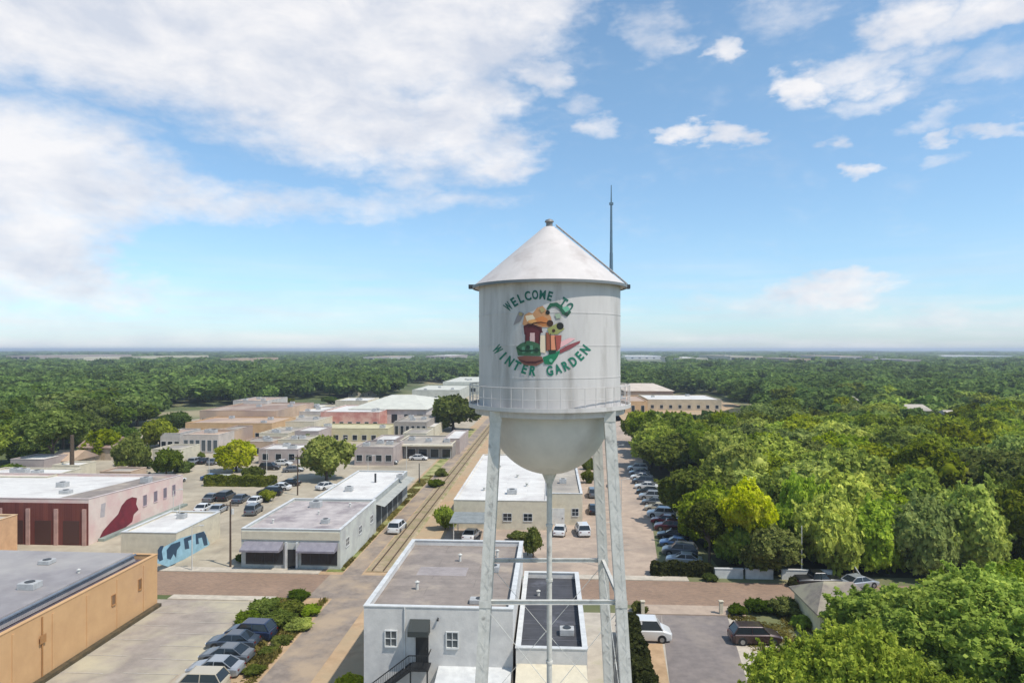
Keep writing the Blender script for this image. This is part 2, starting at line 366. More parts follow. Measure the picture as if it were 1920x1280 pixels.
# ------------------------------------------------------------------ foliage
def ico(sub):
    import bmesh
    bm = bmesh.new(); bmesh.ops.create_icosphere(bm, subdivisions=sub, radius=1)
    v = np.array([p.co[:] for p in bm.verts]); f = np.array([[p.index for p in q.verts] for q in bm.faces]); bm.free(); return v, f
ICO1, ICO2 = ico(1), ico(2)
def crown_geo(seed, nleaf, leaf, nlobe=12, core=2, spread=.62, flat=.45, rl=(.26,.44), jit=.65, sprays=None):
    """a unit crown: radius about 1, z from 0 to 1; clumps of leaf-sized faces over irregular inner masses"""
    g = np.random.default_rng(seed)
    a = g.uniform(0, 2*np.pi, nlobe); rr = spread * np.sqrt(g.uniform(.02, 1, nlobe))
    c = np.stack([rr*np.cos(a), rr*np.sin(a), g.uniform(-flat, flat, nlobe) * (1.15 - rr)], 1)
    r = g.uniform(rl[0], rl[1], nlobe) * (1.12 - .35*rr)
    c[0] = (0, 0, .12); r[0] = .5
    m = int(nleaf * 2.6)
    w = r**2 / (r**2).sum(); li = g.choice(nlobe, m, p=w)
    d = g.normal(size=(m, 3)); d[:, 2] += .25; d /= np.linalg.norm(d, axis=1)[:, None]
    # small tufts: snap directions towards a few tuft axes
    tuft = g.normal(size=(nlobe, 26, 3)); tuft /= np.linalg.norm(tuft, axis=2)[:, :, None]
    dots = np.einsum('ij,ikj->ik', d, tuft[li]); best = dots.max(1)
    keep = best > g.uniform(.78, .97, m)
    rad = r[li] * (1.0 + .22*(best-.9)/.1*.4 + g.uniform(-.16, .12, m))
    p = c[li] + d * rad[:, None]
    for j in range(nlobe):
        keep &= ~((np.linalg.norm(p - c[j], axis=1) < r[j]*.84) & (li != j))
    p = p[keep][:nleaf]; d = d[keep][:nleaf]; n = len(p)
    if sprays:
        ns, nl = sprays; ax = g.integers(0, n, ns); bd = d[ax] + g.normal(size=(ns, 3)) * .45; bd[:, 2] += .25; bd /= np.linalg.norm(bd, axis=1)[:, None]
        ln = g.uniform(.06, .20, ns) * min(1.0, rl[1] * 3.2); u_ = g.random((ns, nl)); sp = (.030 * (1.15 - u_))[:, :, None] * (rl[1] * 3.2)
        pp = p[ax][:, None, :] + bd[:, None, :] * (u_ * ln[:, None])[:, :, None] + g.normal(size=(ns, nl, 3)) * sp
        p = np.concatenate([p, pp.reshape(-1, 3)]); d = np.concatenate([d, np.repeat(bd, nl, 0)]); n = len(p)
    nr = d + g.normal(size=(n, 3)) * jit; nr /= np.linalg.norm(nr, axis=1)[:, None]
    t1 = np.cross(nr, g.normal(size=(n, 3))); t1 /= np.linalg.norm(t1, axis=1)[:, None]; t2 = np.cross(nr, t1)
    sz = leaf * (.35 + 1.25 * g.random(n)**1.6)[:, None]
    q = np.stack([p - t1*sz - t2*sz*.55, p + t1*sz*.7 - t2*sz*.7, p + t1*sz + t2*sz*.5, p - t1*sz*.6 + t2*sz*.75], 1)
    v = q.reshape(-1, 3); f4 = np.arange(n*4).reshape(-1, 4)
    iv, fi = ICO2 if core == 2 else ICO1
    cv = []; cf = []; base = len(v)
    for j in range(nlobe):
        k = 1 + .14 * np.sin(iv @ g.normal(size=3) * 5 + g.uniform(0, 6)) + .08 * np.sin(iv @ g.normal(size=3) * 9)
        cv.append(c[j] + iv * (r[j] * .86 * k)[:, None]); cf.append(fi + base); base += len(iv)
    v = np.concatenate([v] + cv); f3 = np.concatenate(cf)
    z0, z1 = np.quantile(v[:, 2], .002), v[:, 2].max(); v[:, 2] = (v[:, 2] - z0) / (z1 - z0)
    s = np.quantile(np.hypot(v[:, 0], v[:, 1]), .985); v[:, :2] /= s
    return v, f4, f3
def trunk_mesh(seed):
    """unit tree trunk, height 1 to the crown's middle, limbs spreading to about radius 1 in x,y (scaled by the crown radius)"""
    g = random.Random(seed); mb = MB()
    mb.tube((0,0,-.03), (.02,.01,.35), .085, .06, 9); mb.tube((.02,.01,.34), (.03,-.02,.75), .06, .04, 8)
    for i in range(7):
        a = i * .9 + g.uniform(-.3, .3); z = .36 + .055 * i; r = g.uniform(.35, .6)
        mid = (r*.5*math.cos(a), r*.5*math.sin(a), z + .13); mb.tube((.02,0,z), mid, .035, .024, 6)
        mb.tube(mid, (r*math.cos(a+.2), r*math.sin(a+.2), z + .3), .024, .01, 6)
    return mb.mesh('trunk', BARK)
TRUNKS = [trunk_mesh(i) for i in range(3)]
GEO_MID = [crown_geo(10+i, 9500, .043, nlobe=17, rl=(.17,.38), spread=.70, jit=.85, sprays=(170, 16)) for i in range(5)]
GEO_NEAR = [crown_geo(30+i, 150000, .0135, nlobe=60, rl=(.11,.26), spread=.82, jit=1.1, sprays=(900, 70)) for i in range(2)]
GEO_FAR = [crown_geo(50+i, 2600, .075, nlobe=13, core=1, sprays=(70, 9)) for i in range(4)]
CM = {}
def crown_mesh(kind, i, m):
    k = (kind, i, m.name)
    if k not in CM: CM[k] = mesh_np('crown', *[({'mid': GEO_MID, 'near': GEO_NEAR, 'far': GEO_FAR}[kind])[i][j] for j in (0, 1)], m, ({'mid': GEO_MID, 'near': GEO_NEAR, 'far': GEO_FAR}[kind])[i][2])
    return CM[k]
def tree(name, x, y, rad, H, ch, kind, m, label, group=None, variant=None, rng=random):
    root = thing(name, (x, y, 0), label, 'tree', group, rng.uniform(0, 6.28))
    n = {'mid': 5, 'near': 2, 'far': 4}[kind]; i = rng.randrange(n) if variant is None else variant
    c = bpy.data.objects.new('crown', crown_mesh(kind, i, m)); COL.objects.link(c); c.parent = root; c.location = (0, 0, H - ch); c.scale = (rad, rad, ch)
    t = bpy.data.objects.new('trunk', TRUNKS[i % 3]); COL.objects.link(t); t.parent = root; th = H - ch * .45; t.scale = (rad*.75, rad*.75, th)
    return root

# every place a tree may stand: in front of these parts of the view nothing tall may grow
KEEP = [  # x0, x1, lowest row a crown top may reach, nearest depth beyond which it does not matter
    (1160,1375,768,325), (1155,1300,742,365), (1160,1260,676,2300), (1755,1915,668,2300),
    (330,560,850,330), (560,760,850,385), (740,905,800,330), (765,905,745,560), (780,900,708,0)]
def footprint_free(x, y): return True
rngT = random.Random(11)
def base_ok(px, py):
    # lower edge of the left wood, as rows of the photograph
    E = [(-400,930),(0,862),(120,845),(230,815),(340,778),(500,757),(760,744),(905,712),(1034,700),(1160,738),(1330,742),(1400,765)]
    if px < 1400:
        for (a, b) in zip(E, E[1:]):
            if a[0] <= px <= b[0]:
                lim = a[1] + (b[1]-a[1]) * (px-a[0]) / (b[0]-a[0])
                if py < lim: return True
    return False
cands = []
def try_tree(x, y, sc=1.0, wood=None):
    py = HZ + HC * F / y; px = 960 + x * F / y
    s = x * CT - y * SN; t = x * SN + y * CT
    right = (s > 22.5 + max(0, (t-150)*.02) and t > 89.5 and not (250 < t < 400 and s < 95))
    if right and px < 1400 and t > 215 and not base_ok(px, py): right = False
    left = base_ok(px, py)
    if not (right or left): return
    if abs(x / y) > .86: return
    rad = rngT.uniform(3.6, 6.6) * sc; H = rngT.uniform(8.5, 13.5) * (sc ** .3)
    if right and t < 110: H = rngT.uniform(8.5, 11.5)
    ch = min(H * .8, rad * rngT.uniform(1.35, 1.9)); ch = max(ch, H * .55)
    if right and t < 104: ch = H * .95
    rad *= 1.13 if right else rngT.choice((.85, 1.0, 1.2, 1.5))
    top = HZ + (HC - H) * F / y
    for (a, b, yl, dm) in KEEP:
        if y < dm and px + rad*F/y > a and px - rad*F/y < b and top < yl:
            if yl - 6 > HZ and y < dm:
                H2 = HC - (yl - HZ) * y / F
                if H2 < 5.5: return
                H = H2; ch = H * .8; rad = min(rad, H * .5); top = yl
    cands.append((x, y, rad, H, ch, right))
d = 80.0
while d < 520:
    stp = 7.6 if d < 170 else (8.6 if d < 300 else 10.5)
    n = int(1.76 * d / stp)
    for i in range(n):
        x = (-.88 + 1.76 * (i + rngT.uniform(.1, .9)) / n) * d
        try_tree(x, d + rngT.uniform(-.45, .45) * stp, 1.0 if d < 300 else 1.15)
    d += stp * .92
cands.sort(key=lambda c: -(c[2] * c[4]) / c[1]**2)
def hidden(c):                      # behind the tank or a big building: the photograph shows nothing of it
    x, y = c[0], c[1]; px = 960 + x * F / y; py = HZ + (HC - c[3]) * F / y
    return 905 < px < 1150 and py < 780
def hitp(c, x0, x1, y0, y1):
    px = 960 + c[0]*F/c[1]; py = HZ + (HC - c[3]*.6)*F/c[1]; return x0 < px < x1 and y0 < py < y1
single = [c for c in cands if not hidden(c)][:282]
sset = set(map(id, single)); rest = [c for c in cands if id(c) not in sset]
for c in single:
    x, y, rad, H, ch, right = c
    kind = 'mid' if y < 230 else 'far'
    if right:
        q = rngT.random(); m = LEAF if q < .8 else LEAF_DARK
        if hitp(c, 1330, 1560, 700, 800): m = LEAF_DARK
        px_ = 960 + x*F/y; tone = 'dark olive' if m is LEAF_DARK else 'green'
        zone = ('at the wood\'s edge behind the parked cars' if (px_ < 1380 and y < 190) else 'at the wood edge above the low white walls' if y < 106 else
                'in the near right-hand wood, toward the right edge' if (y < 150 and px_ > 1650) else 'in the near middle of the right-hand wood' if y < 150 else
                'in the middle of the right-hand wood, far right' if (y < 230 and px_ > 1600) else 'in the mid right-hand wood, behind the yellow tree' if y < 230 else 'in the far part of the right-hand wood')
        lab, grp = tone + ' broadleaf tree ' + zone, 'broadleaf trees ' + zone
    else:
        m = LEAF_WOOD if rngT.random() < .72 else LEAF_DARK
        tone = 'dark olive' if m is LEAF_DARK else 'mid green'; px_ = 960 + x*F/y
        zone = 'in the wood at the left edge, behind the pale roofs' if px_ < 150 else 'in the wood behind the brown-roofed house, left of the town' if px_ < 350 else \
               'in the wood just behind the town centre' if px_ < 960 else 'in the far wood seen past the right side of the tank'
        lab, grp = tone + ' tree ' + zone, 'trees ' + zone
    tree('broadleaf_tree', x, y, rad, H, ch, kind, m, lab, grp, rng=rngT)

# the far woodland: everything too far to tell tree from tree, one mass
def far_wood():
    g = np.random.default_rng(5); V = []; F4 = []; F3 = []; base = 0
    lod = [crown_geo(70+i, 420, .17, nlobe=8, core=1) for i in range(4)]
    lod2 = [crown_geo(80+i, 90, .3, nlobe=5, core=1) for i in range(4)]
    def put(x, y, rad, H, ch, L):
        nonlocal base
        v, f4, f3 = L[g.integers(4)]; a = g.uniform(0, 6.28); ca, sa = math.cos(a), math.sin(a)
        vv = np.empty_like(v); vv[:, 0] = (v[:, 0]*ca - v[:, 1]*sa)*rad + x; vv[:, 1] = (v[:, 0]*sa + v[:, 1]*ca)*rad + y; vv[:, 2] = v[:, 2]*ch + (H - ch)
        V.append(vv); F4.append(f4 + base); F3.append(f3 + base); base += len(v)
    for (x, y, rad, H, ch, right) in rest: put(x, y, rad, H, ch, lod)
    d = 520.0
    while d < 6500:
        stp = max(11.0, d * .017); n = int(1.74 * d / stp)
        for i in range(n):
            x = (-.87 + 1.74 * (i + g.uniform(.1, .9)) / n) * d; y = d + g.uniform(-.5, .5) * stp
            px = 960 + x * F / y
            H = g.uniform(6.5, 14.5) if d < 2500 else g.uniform(9, 16)
            if g.random() < .06: H += 3.5
            big = 1.7 if g.random() < .18 else 1.0
            top = HZ + (HC - H) * F / y; bad = False
            for (a, b, yl, dm) in KEEP:
                if y < dm and a < px < b and top < yl: bad = True
            if bad or (d < 560 and 770 < px < 905): continue
            rad = stp * g.uniform(.42, .8) * big
            put(x, y, rad, H, H * .85, lod if d < 560 else lod2)
        d += stp * .9
    me = mesh_np('woodland', np.concatenate(V), np.concatenate(F4), LEAF_WOOD, np.concatenate(F3))
    o = bpy.data.objects.new('woodland', me); COL.objects.link(o)
    tag(o, 'far green woodland reaching to the horizon behind the town', 'woodland', kind='stuff')
far_wood()

# single trees of the photograph that stand out
def T(name, x, ybase, rpx, ytop, m, label, kind='mid', chf=.85, group=None, v=None):
    p = at(x, ybase); rad = rpx * p.y / F; H = HC - (ytop - HZ) * p.y / F
    tree(name, p.x, p.y, rad, H, H * chf, kind, m, label, group, v)
T('broadleaf_tree', 850, 806, 54, 737, LEAF_DARK, 'large dark oak left of the tank, behind the storefronts', chf=.9, v=1)
T('broadleaf_tree', 612, 900, 50, 813, LEAF, 'bushy green tree standing behind the white-roofed workshop', chf=.92, v=2)
T('broadleaf_tree', 443, 884, 39, 822, LEAF_YEL, 'small round yellow-green tree in front of the pale windowed block', chf=.85, v=3)
T('broadleaf_tree', 247, 885, 34, 808, LEAF_DARK, 'dark green tree left of the pale windowed block', chf=.88, v=0)
T('broadleaf_tree', 312, 890, 30, 836, LEAF_DARK, 'low spreading dark tree at the back of the mural building', chf=.88, v=4)
T('broadleaf_tree', 100, 888, 58, 762, LEAF_WOOD, 'broad green tree above the tall brown trunk, left of the town', chf=.6, v=2)
T('broadleaf_tree', 30, 870, 50, 790, LEAF, 'bright green tree at the left edge above the pale roofs', chf=.85, v=1)
T('broadleaf_tree', 195, 858, 40, 802, LEAF, 'light green tree behind the small brown-roofed house', chf=.85, v=3)
T('broadleaf_tree', 1398, 1070, 54, 892, LEAF_YEL, 'bright yellow-leaved tree at the edge of the right-hand wood', chf=.62, v=0)
T('broadleaf_tree', 1440, 1082, 62, 975, LEAF_BUSH, 'yellow-green low tree below the bright yellow one', chf=.85, v=4)
T('broadleaf_tree', 1330, 1062, 46, 935, LEAF_BUSH, 'olive tree with bare limbs beside the parked cars', chf=.6, v=2)
T('broadleaf_tree', 1225, 838, 40, 772, LEAF, 'green tree at the near left corner of the right-hand wood', chf=.9, v=2)
T('broadleaf_tree', 1270, 870, 52, 780, LEAF_DARK, 'dark green tree at the top of the row of parked cars', chf=.9, v=1)
for (x_, yb_, rp_, yt_, m_, lb_) in ((1560,1072,70,905,LEAF,'full green tree above the slim grey pole'),(1645,1068,72,925,LEAF,'full green tree whose shade holds the leaning board'),(1735,1074,80,915,LEAF_DARK,'dark green tree behind the huge corner tree, left one'),
                                    (1825,1072,84,900,LEAF,'broad green tree behind the huge corner tree'),(1915,1066,80,890,LEAF_DARK,'dark tree at the right edge above the huge corner tree'),(1500,1045,62,880,LEAF,'green tree right behind the bright yellow one')):
    T('broadleaf_tree', x_, yb_, rp_, yt_, m_, lb_, chf=.96)
for (x_, yb_, rp_, yt_, m_, lb_) in ((60,868,46,808,LEAF_WOOD,'green tree low at the left, between the pale roofs and the wood'),(225,852,36,792,LEAF_WOOD,'green tree left of the dark one by the brown-roofed house'),
                                    (300,838,36,782,LEAF,'pale green tree at the wood side of the pale windowed block'),(150,836,34,786,LEAF,'light tree above the brown-roofed house'),(330,812,30,770,LEAF_WOOD,'small tree at the left end of the orange row'),
                                    (575,842,16,812,LEAF_DARK,'small dark tree just left of the bushy tree, by the cream houses'),(535,762,18,744,LEAF_DARK,'dark tree at the right end of the brown-roofed block'),(620,757,18,742,LEAF_WOOD,'small tree behind the red-fronted store'),
                                    (475,902,22,872,LEAF_BUSH,'small pale tree right of the round yellow-green one'),(20,905,40,868,LEAF_WOOD,'low tree at the left edge above the white store roof')):
    T('broadleaf_tree', x_, yb_, rp_, yt_, m_, lb_, chf=.9)
T('broadleaf_tree', 1000, 1045, 20, 985, LEAF_BUSH, 'small olive tree behind the dark-roofed building', chf=.85, v=3)
T('broadleaf_tree', 835, 992, 22, 944, LEAF, 'small bright green tree beside the railway and the grey carport', chf=.9, v=4)
# tall trees filling the right foreground
def TN(X, Y, rad, H, ch, m, label, v): tree('broadleaf_tree', X, Y, rad, H, ch, 'near', m, label, None, v)
TN(32.5, 46.5, 10.2, 13.2, 10.5, LEAF, 'huge leafy tree filling the lower right corner', 0)
TN(21.0, 40.5, 6.6, 12.2, 10.5, LEAF, 'rounded green tree at the bottom edge beside the grey driveway', 1)
TN(40.0, 54.0, 8.0, 11.4, 9.5, LEAF, 'tall tree at the right edge behind the huge corner tree', 1)

def bush(x, y, rad, h, m, label, group=None, kind='mid'):
    root = thing('bush', (x, y, 0), label, 'bush', group, random.uniform(0, 6))
    c = bpy.data.objects.new('foliage', crown_mesh(kind, random.randrange(5 if kind == 'mid' else 4), m)); COL.objects.link(c); c.parent = root
    c.scale = (rad, rad, h); c.location = (0, 0, -.04 * h)
    st_ = MB()
    for a in range(3): st_.tube((0, 0, -.02), (rad*.3*math.cos(a*2.1), rad*.3*math.sin(a*2.1), h*.6), .05, .02, 5)
    st_.build('stem', BARK, root)
def hedge(name, s0, s1, t0, t1, h, m, label, seed=1, cat='hedge'):
    """a clipped hedge: leaf faces over a lumpy inner body"""
    g = np.random.default_rng(seed); w, l = s1-s0, t1-t0
    area = 2*(w+l)*h + w*l; n = int(min(16000, area * 90))
    pick = g.uniform(0, area, n); P = np.empty((n, 3)); D = np.empty((n, 3))
    for i in range(n):
        q = pick[i]; a, b = g.random(), g.random()
        if q < w*l: P[i] = (a*w, b*l, h); D[i] = (0, 0, 1)
        elif q < w*l + 2*w*h:
            k = g.random() < .5; P[i] = (a*w, 0 if k else l, b*h); D[i] = (0, -1 if k else 1, .2)
        else:
            k = g.random() < .5; P[i] = (0 if k else w, a*l, b*h); D[i] = (-1 if k else 1, 0, .2)
    lump = .16*np.sin(P[:, 0]*2.3+P[:, 1]) + .1*np.sin(P[:, 1]*3.1+P[:, 0]*1.7)
    P += D*(g.uniform(-.12, .12, (n, 1)) + lump[:, None]*.8)
    nr = D + g.normal(size=(n, 3))*.6; nr /= np.linalg.norm(nr, axis=1)[:, None]
    t1_ = np.cross(nr, g.normal(size=(n, 3))); t1_ /= np.linalg.norm(t1_, axis=1)[:, None]; t2_ = np.cross(nr, t1_)
    sz = .13*g.uniform(.6, 1.4, n)[:, None]
    v = np.stack([P-t1_*sz-t2_*sz, P+t1_*sz-t2_*sz, P+t1_*sz+t2_*sz, P-t1_*sz+t2_*sz], 1).reshape(-1, 3)
    f = np.arange(n*4).reshape(-1, 4); e = .12
    bv = np.array([(e,e,0),(w-e,e,0),(w-e,l-e,0),(e,l-e,0),(e,e,h-e),(w-e,e,h-e),(w-e,l-e,h-e),(e,l-e,h-e)]); k = len(v)
    bf = np.array([(4,5,6,7),(0,1,5,4),(1,2,6,5),(2,3,7,6),(3,0,4,7)]) + k
    o = bpy.data.objects.new(name, mesh_np(name, np.concatenate([v, bv]), np.concatenate([f, bf]), m)); COL.objects.link(o)
    o.location = W(s0, t0, 0); o.rotation_euler = (0, 0, -TH); tag(o, label, cat); return o

# ------------------------------------------------------------------ water tower
TX, TY = (1030-960)*35/F, 35.0
def water_tower():
    root = thing('water_tower', (TX, TY, 0), 'pale grey water tower with conical roof and round town emblem, standing on four splayed legs', 'water tower')
    Rr = 3.60
    z_e = 31.22; z_b = 25.15
    # shell with faint plate seams
    prof = [(Rr, z_b - .02)]
    for k in range(1, 4):
        z = z_b + (z_e - z_b) * k / 4; prof += [(Rr, z - .03), (Rr + .012, z - .028), (Rr + .012, z + .028), (Rr, z + .03)]
    prof += [(Rr, z_e)]
    MB().lathe(prof, 128).build('tank_shell', M_tower, root, smooth=True)
    roof = MB().lathe([(3.86, z_e - .10), (3.89, z_e - .04), (3.89, z_e), (3.2, z_e + .58), (.28, 34.27), (0.0, 34.32)], 96)
    roof.lathe([(3.55, z_e - .02), (3.86, z_e - .10)], 96)
    roof.build('tank_roof', M_towroof, root, smooth=True)
    rim = MB().lathe([(3.86, z_e - .13), (3.94, z_e - .13), (3.94, z_e + .0), (3.895, z_e + .0)], 96); rim.build('roof_rim', mat_plain('rim_grey', (112,116,118), .5), root)
    for a in (0.0, math.pi):
        x = 3.97*math.cos(a); MB().box(x-.17, x+.17, -.12, .12, z_e-.12, z_e+.1).build('eave_bracket', M_dark, root, bevel=.02)
    fin = MB().lathe([(.0, 34.17), (.17, 34.22), (.17, 34.5), (.24, 34.52), (.2, 34.62), (.0, 34.7)], 16); fin.build('finial', mat_plain('finial_grey', (128,126,124), .5), root)
    # roof ladder on the right-hand slope
    lad = MB(); a = -.12
    def rp(r, off, dz): 
        z = z_e + .58 + (3.2 - r) / (3.2 - .28) * (34.27 - z_e - .58) if r < 3.2 else z_e + (3.89 - r) / .69 * .58
        return Vector((r*math.cos(a) - off*math.sin(a), r*math.sin(a) + off*math.cos(a), z + dz))
    for off in (-.2, .2): 
        lad.tube(rp(.35, off, .14), rp(3.2, off, .14), .032, n=6); lad.tube(rp(3.2, off, .14), rp(3.92, off, .12), .032, n=6)
    for k in range(16): lad.tube(rp(.5+k*.23, -.2, .14), rp(.5+k*.23, .2, .14), .018, n=5)
    lad.build('roof_ladder', mat_plain('ladder_grey', (132,132,134), .5), root)
    # bowl
    bp = [(3.56, z_b - .02), (3.3, z_b - .1), (3.12, z_b - .2)]
    zb0 = z_b - .2
    for k in range(1, 25):
        an = math.pi/2 * k / 24; bp.append((3.12*math.cos(an), zb0 - 3.3*math.sin(an)))
    b = MB().lathe(bp, 96).build('tank_bowl', mat('bowl_paint', (202,198,190), (190,187,180), scale=.8, rough=.5, rgb3=(180,176,170), scale3=.5, pos=(.5,.7)), root, smooth=True)
    # walkway with railing
    w = MB().lathe([(3.6, z_b - .03), (4.12, z_b - .03), (4.12, z_b + .16), (4.07, z_b + .16), (4.07, z_b + .02), (3.61, z_b + .02)], 96)
    w.lathe([(3.62, z_b - .34), (3.80, z_b - .34), (3.80, z_b - .03)], 96).lathe([(3.2, z_b - .30), (3.62, z_b - .34)], 96)
    w.build('walkway', M_tower, root)
    rl = MB(); nn = 44
    for k in range(nn):
        a = 2*math.pi*(k+.5)/nn; x, y = 4.08*math.cos(a), 4.08*math.sin(a); rl.tube((x, y, z_b), (x, y, z_b+1.08), .016, n=5)
    for zz, rr in ((1.08, .022), (.55, .013)):
        for k in range(nn):
            a, a2 = 2*math.pi*(k+.5)/nn, 2*math.pi*(k+1.5)/nn
            rl.tube((4.08*math.cos(a), 4.08*math.sin(a), z_b+zz), (4.08*math.cos(a2), 4.08*math.sin(a2), z_b+zz), rr, n=5)
    rl.build('railing', M_tower, root)
    # riser
    MB().lathe([(.135, -.1), (.135, 20.6), (.15, 21.1), (.42, 21.75)], 20).build('riser_pipe', M_steel, root, smooth=True)
    for z in (4, 8, 12, 16.2, 19): MB().lathe([(.13, z-.06), (.18, z-.06), (.18, z+.06), (.13, z+.06)], 20).build('pipe_flange', M_steel, root)
    # legs: laced double channels
    def wz(z): return 2.66 + .055 * (25.3 - z)
    def corner(sx, sy, z): return Vector((sx*wz(z), sy*wz(z), z))
    ztop = z_b - .05
    for sx in (-1, 1):
        for sy in (-1, 1):
            lg = MB(); A = corner(sx, sy, ztop); B = corner(sx, sy, -.1)
            for off in (-.25, .25):
                o = Vector((off, 0, 0)); d = (B - A)
                # channel: web and two flanges
                def slab(ox, oy, hx, hy):
                    vs_ = []
                    for P in (A, B):
                        for (qx, qy) in ((-1,-1),(1,-1),(1,1),(-1,1)): vs_.append(P + Vector((ox+qx*hx, oy+qy*hy, 0)))
                    lg.add(vs_, [(0,1,2,3),(7,6,5,4),(4,5,1,0),(5,6,2,1),(6,7,3,2),(7,4,0,3)])
                sg = 1 if off > 0 else -1
                slab(off, 0, .014, .17); slab(off - sg*.085, -.16, .075, .010); slab(off - sg*.085, .16, .075, .010)
            slab(0, 0, .235, .012); slab(0, -.15, .12, .008); slab(0, .15, .12, .008)
            n = 52
            for k in range(n):
                z0 = ztop - .5 - k*.46; z1 = z0 - .46
                if z1 < .4: break
                s_ = 1 if k % 2 else -1
                for yy in (-.166, .166):
                    lg.bar(corner(sx, sy, z0)+Vector((s_*.16, yy, 0)), corner(sx, sy, z1)+Vector((-s_*.16, yy, 0)), .012, .09)
            for z0, hh in ((ztop-.25, .5), (16.2, .34), (7.6, .34), (.25, .5)):
                c = corner(sx, sy, z0); lg.box(c.x-.28, c.x+.28, c.y-.205, c.y-.19, z0-hh/2, z0+hh/2).box(c.x-.28, c.x+.28, c.y+.19, c.y+.205, z0-hh/2, z0+hh/2)
            c = corner(sx, sy, 0); lg.box(c.x-.45, c.x+.45, c.y-.45, c.y+.45, -.3, .02)
            # bracket to the tank
            lg.bar(corner(sx, sy, ztop-.1), Vector((sx*2.45, sy*2.45, z_b-.16)), .26, .2)
            lg.build('leg', M_steel, root)
    for zl in (16.23, 7.6):
        for (a, b) in (((-1,-1),(1,-1)), ((1,-1),(1,1)), ((1,1),(-1,1)), ((-1,1),(-1,-1))):
            st_ = MB(); P, Q = corner(a[0], a[1], zl), corner(b[0], b[1], zl); dv = (Q-P).normalized()*.18; P += dv; Q -= dv
            st_.bar(P + Vector((0,0,.09)), Q + Vector((0,0,.09)), .16, .02); st_.bar(P - Vector((0,0,.09)), Q - Vector((0,0,.09)), .16, .02)
            st_.bar(P, Q, .02, .16); st_.build('strut', M_steel, root)
    for (z0, z1) in ((16.0, 7.8), (7.4, .4)):
        for (a, b) in (((-1,-1),(1,-1)), ((1,-1),(1,1)), ((1,1),(-1,1)), ((-1,1),(-1,-1))):
            for (p, q) in ((a, b), (b, a)):
                r_ = MB(); P = corner(p[0], p[1], z0); Q = corner(q[0], q[1], z1)
                r_.tube(P, Q, .015, n=6); M_ = (P+Q)/2; dd = (Q-P).normalized(); r_.tube(M_ - dd*.2, M_ + dd*.2, .028, n=6)
                r_.build('brace_rod', M_steel, root)
    # whip antenna at the back right of the roof
    ax, ay = 118*35/F, .35
    an_ = MB(); an_.tube((ax, ay, 31.7), (ax, ay, 33.0), .10, .085, 8); an_.tube((ax, ay, 32.9), (ax, ay, 35.6), .075, .05, 8); an_.tube((ax, ay, 35.5), (ax, ay, 36.5), .04, .02, 6)
    an_.box(ax-.1, ax+.1, ay-.06, ay+.06, 35.48, 35.60)
    an_.build('antenna', mat_plain('antenna_grey', (92,116,132), .5), root)
    # ladder up the right leg
    L_ = MB()
    for off in (-.2, .2): L_.tube((wz(z_b)+off+.05, 3.25, z_b), (wz(0)+off+.05, 4.05, 0), .022, n=5)
    for k in range(70):
        z = z_b - .3 - k*.35; f_ = (z_b-z)/z_b
        if z < .2: break
        xx = wz(z_b) + (wz(0)-wz(z_b))*f_ + .05; yy = 3.25 + .8*f_; L_.tube((xx-.2, yy, z), (xx+.2, yy, z), .014, n=5)
    L_.build('ladder', M_steel, root)

    # ---- lettering and emblem, painted on the shell: flat outlines laid on the cylinder
    def shell(px, py, off):
        kx = (px - 960) / F; r_ = Rr + .013 + off
        # (kx*d - TX)^2 + (d - TY)^2 = r^2
        A_ = kx*kx + 1; B_ = -2*(kx*TX + TY); C_ = TX*TX + TY*TY - r_*r_
        dd = (-B_ - math.sqrt(B_*B_ - 4*A_*C_)) / (2*A_)
        return (kx*dd - TX, dd - TY, HC - (py - HZ) * dd / F)
    green = mat_plain('sign_green', (18,108,84), .5); teal = mat_plain('sign_dark_green', (24,92,76), .5)
    def letters(text, cx, cy, rad, a0, a1, inward, size, name, m):
        """text on a circle of radius rad (photo pixels) whose centre is cx, cy; angles in degrees, 0 = straight up/down"""
        V_, F_ = [], []
        n = len(text)
        for i, ch in enumerate(text):
            if ch == ' ': continue
            cu = bpy.data.curves.new('t', 'FONT'); cu.body = ch; cu.align_x = 'CENTER'; cu.size = 1.0; cu.offset = .035; cu.resolution_u = 3
            ob = bpy.data.objects.new('t', cu); COL.objects.link(ob)
            dg = bpy.context.evaluated_depsgraph_get(); me = bpy.data.meshes.new_from_object(ob.evaluated_get(dg))
            an = R(a0 + (a1 - a0) * i / (n - 1))
            base = len(V_); xs = [v.co.x for v in me.vertices]; mx = (max(xs)+min(xs))/2; wd = max(max(xs)-min(xs), .3); sx = min(1.0, .62/wd)
            for v in me.vertices:
                lx = (v.co.x - mx) * size * sx * 1.02; ly = (v.co.y - .35) * size * 1.25
                if not inward: rr = rad + ly; x = cx + rr*math.sin(an) + lx*math.cos(an); y = cy - rr*math.cos(an) + lx*math.sin(an)
                else: rr = rad - ly; x = cx + rr*math.sin(an) + lx*math.cos(an); y = cy + rr*math.cos(an) - lx*math.sin(an)
                V_.append(shell(x, y, .008))
            for p in me.polygons: F_.append(tuple(base + k for k in p.vertices))
            bpy.data.objects.remove(ob); bpy.data.meshes.remove(me); bpy.data.curves.remove(cu)
        mb = MB(); mb.add(V_, F_); mb.build(name, m, root)
    def words(text, cx, cy, rad, a0, a1, inward, size, m):
        n = len(text); i = 0
        for w_ in text.split(' '):
            b0 = a0 + (a1-a0)*i/(n-1); b1 = a0 + (a1-a0)*(i+len(w_)-1)/(n-1)
            letters(w_, cx, cy, rad, b0, b1, inward, size, 'lettering', m); i += len(w_) + 1
    words('WELCOME TO', 1010, 636, 84, -43, 43.5, False, 18.5, teal)
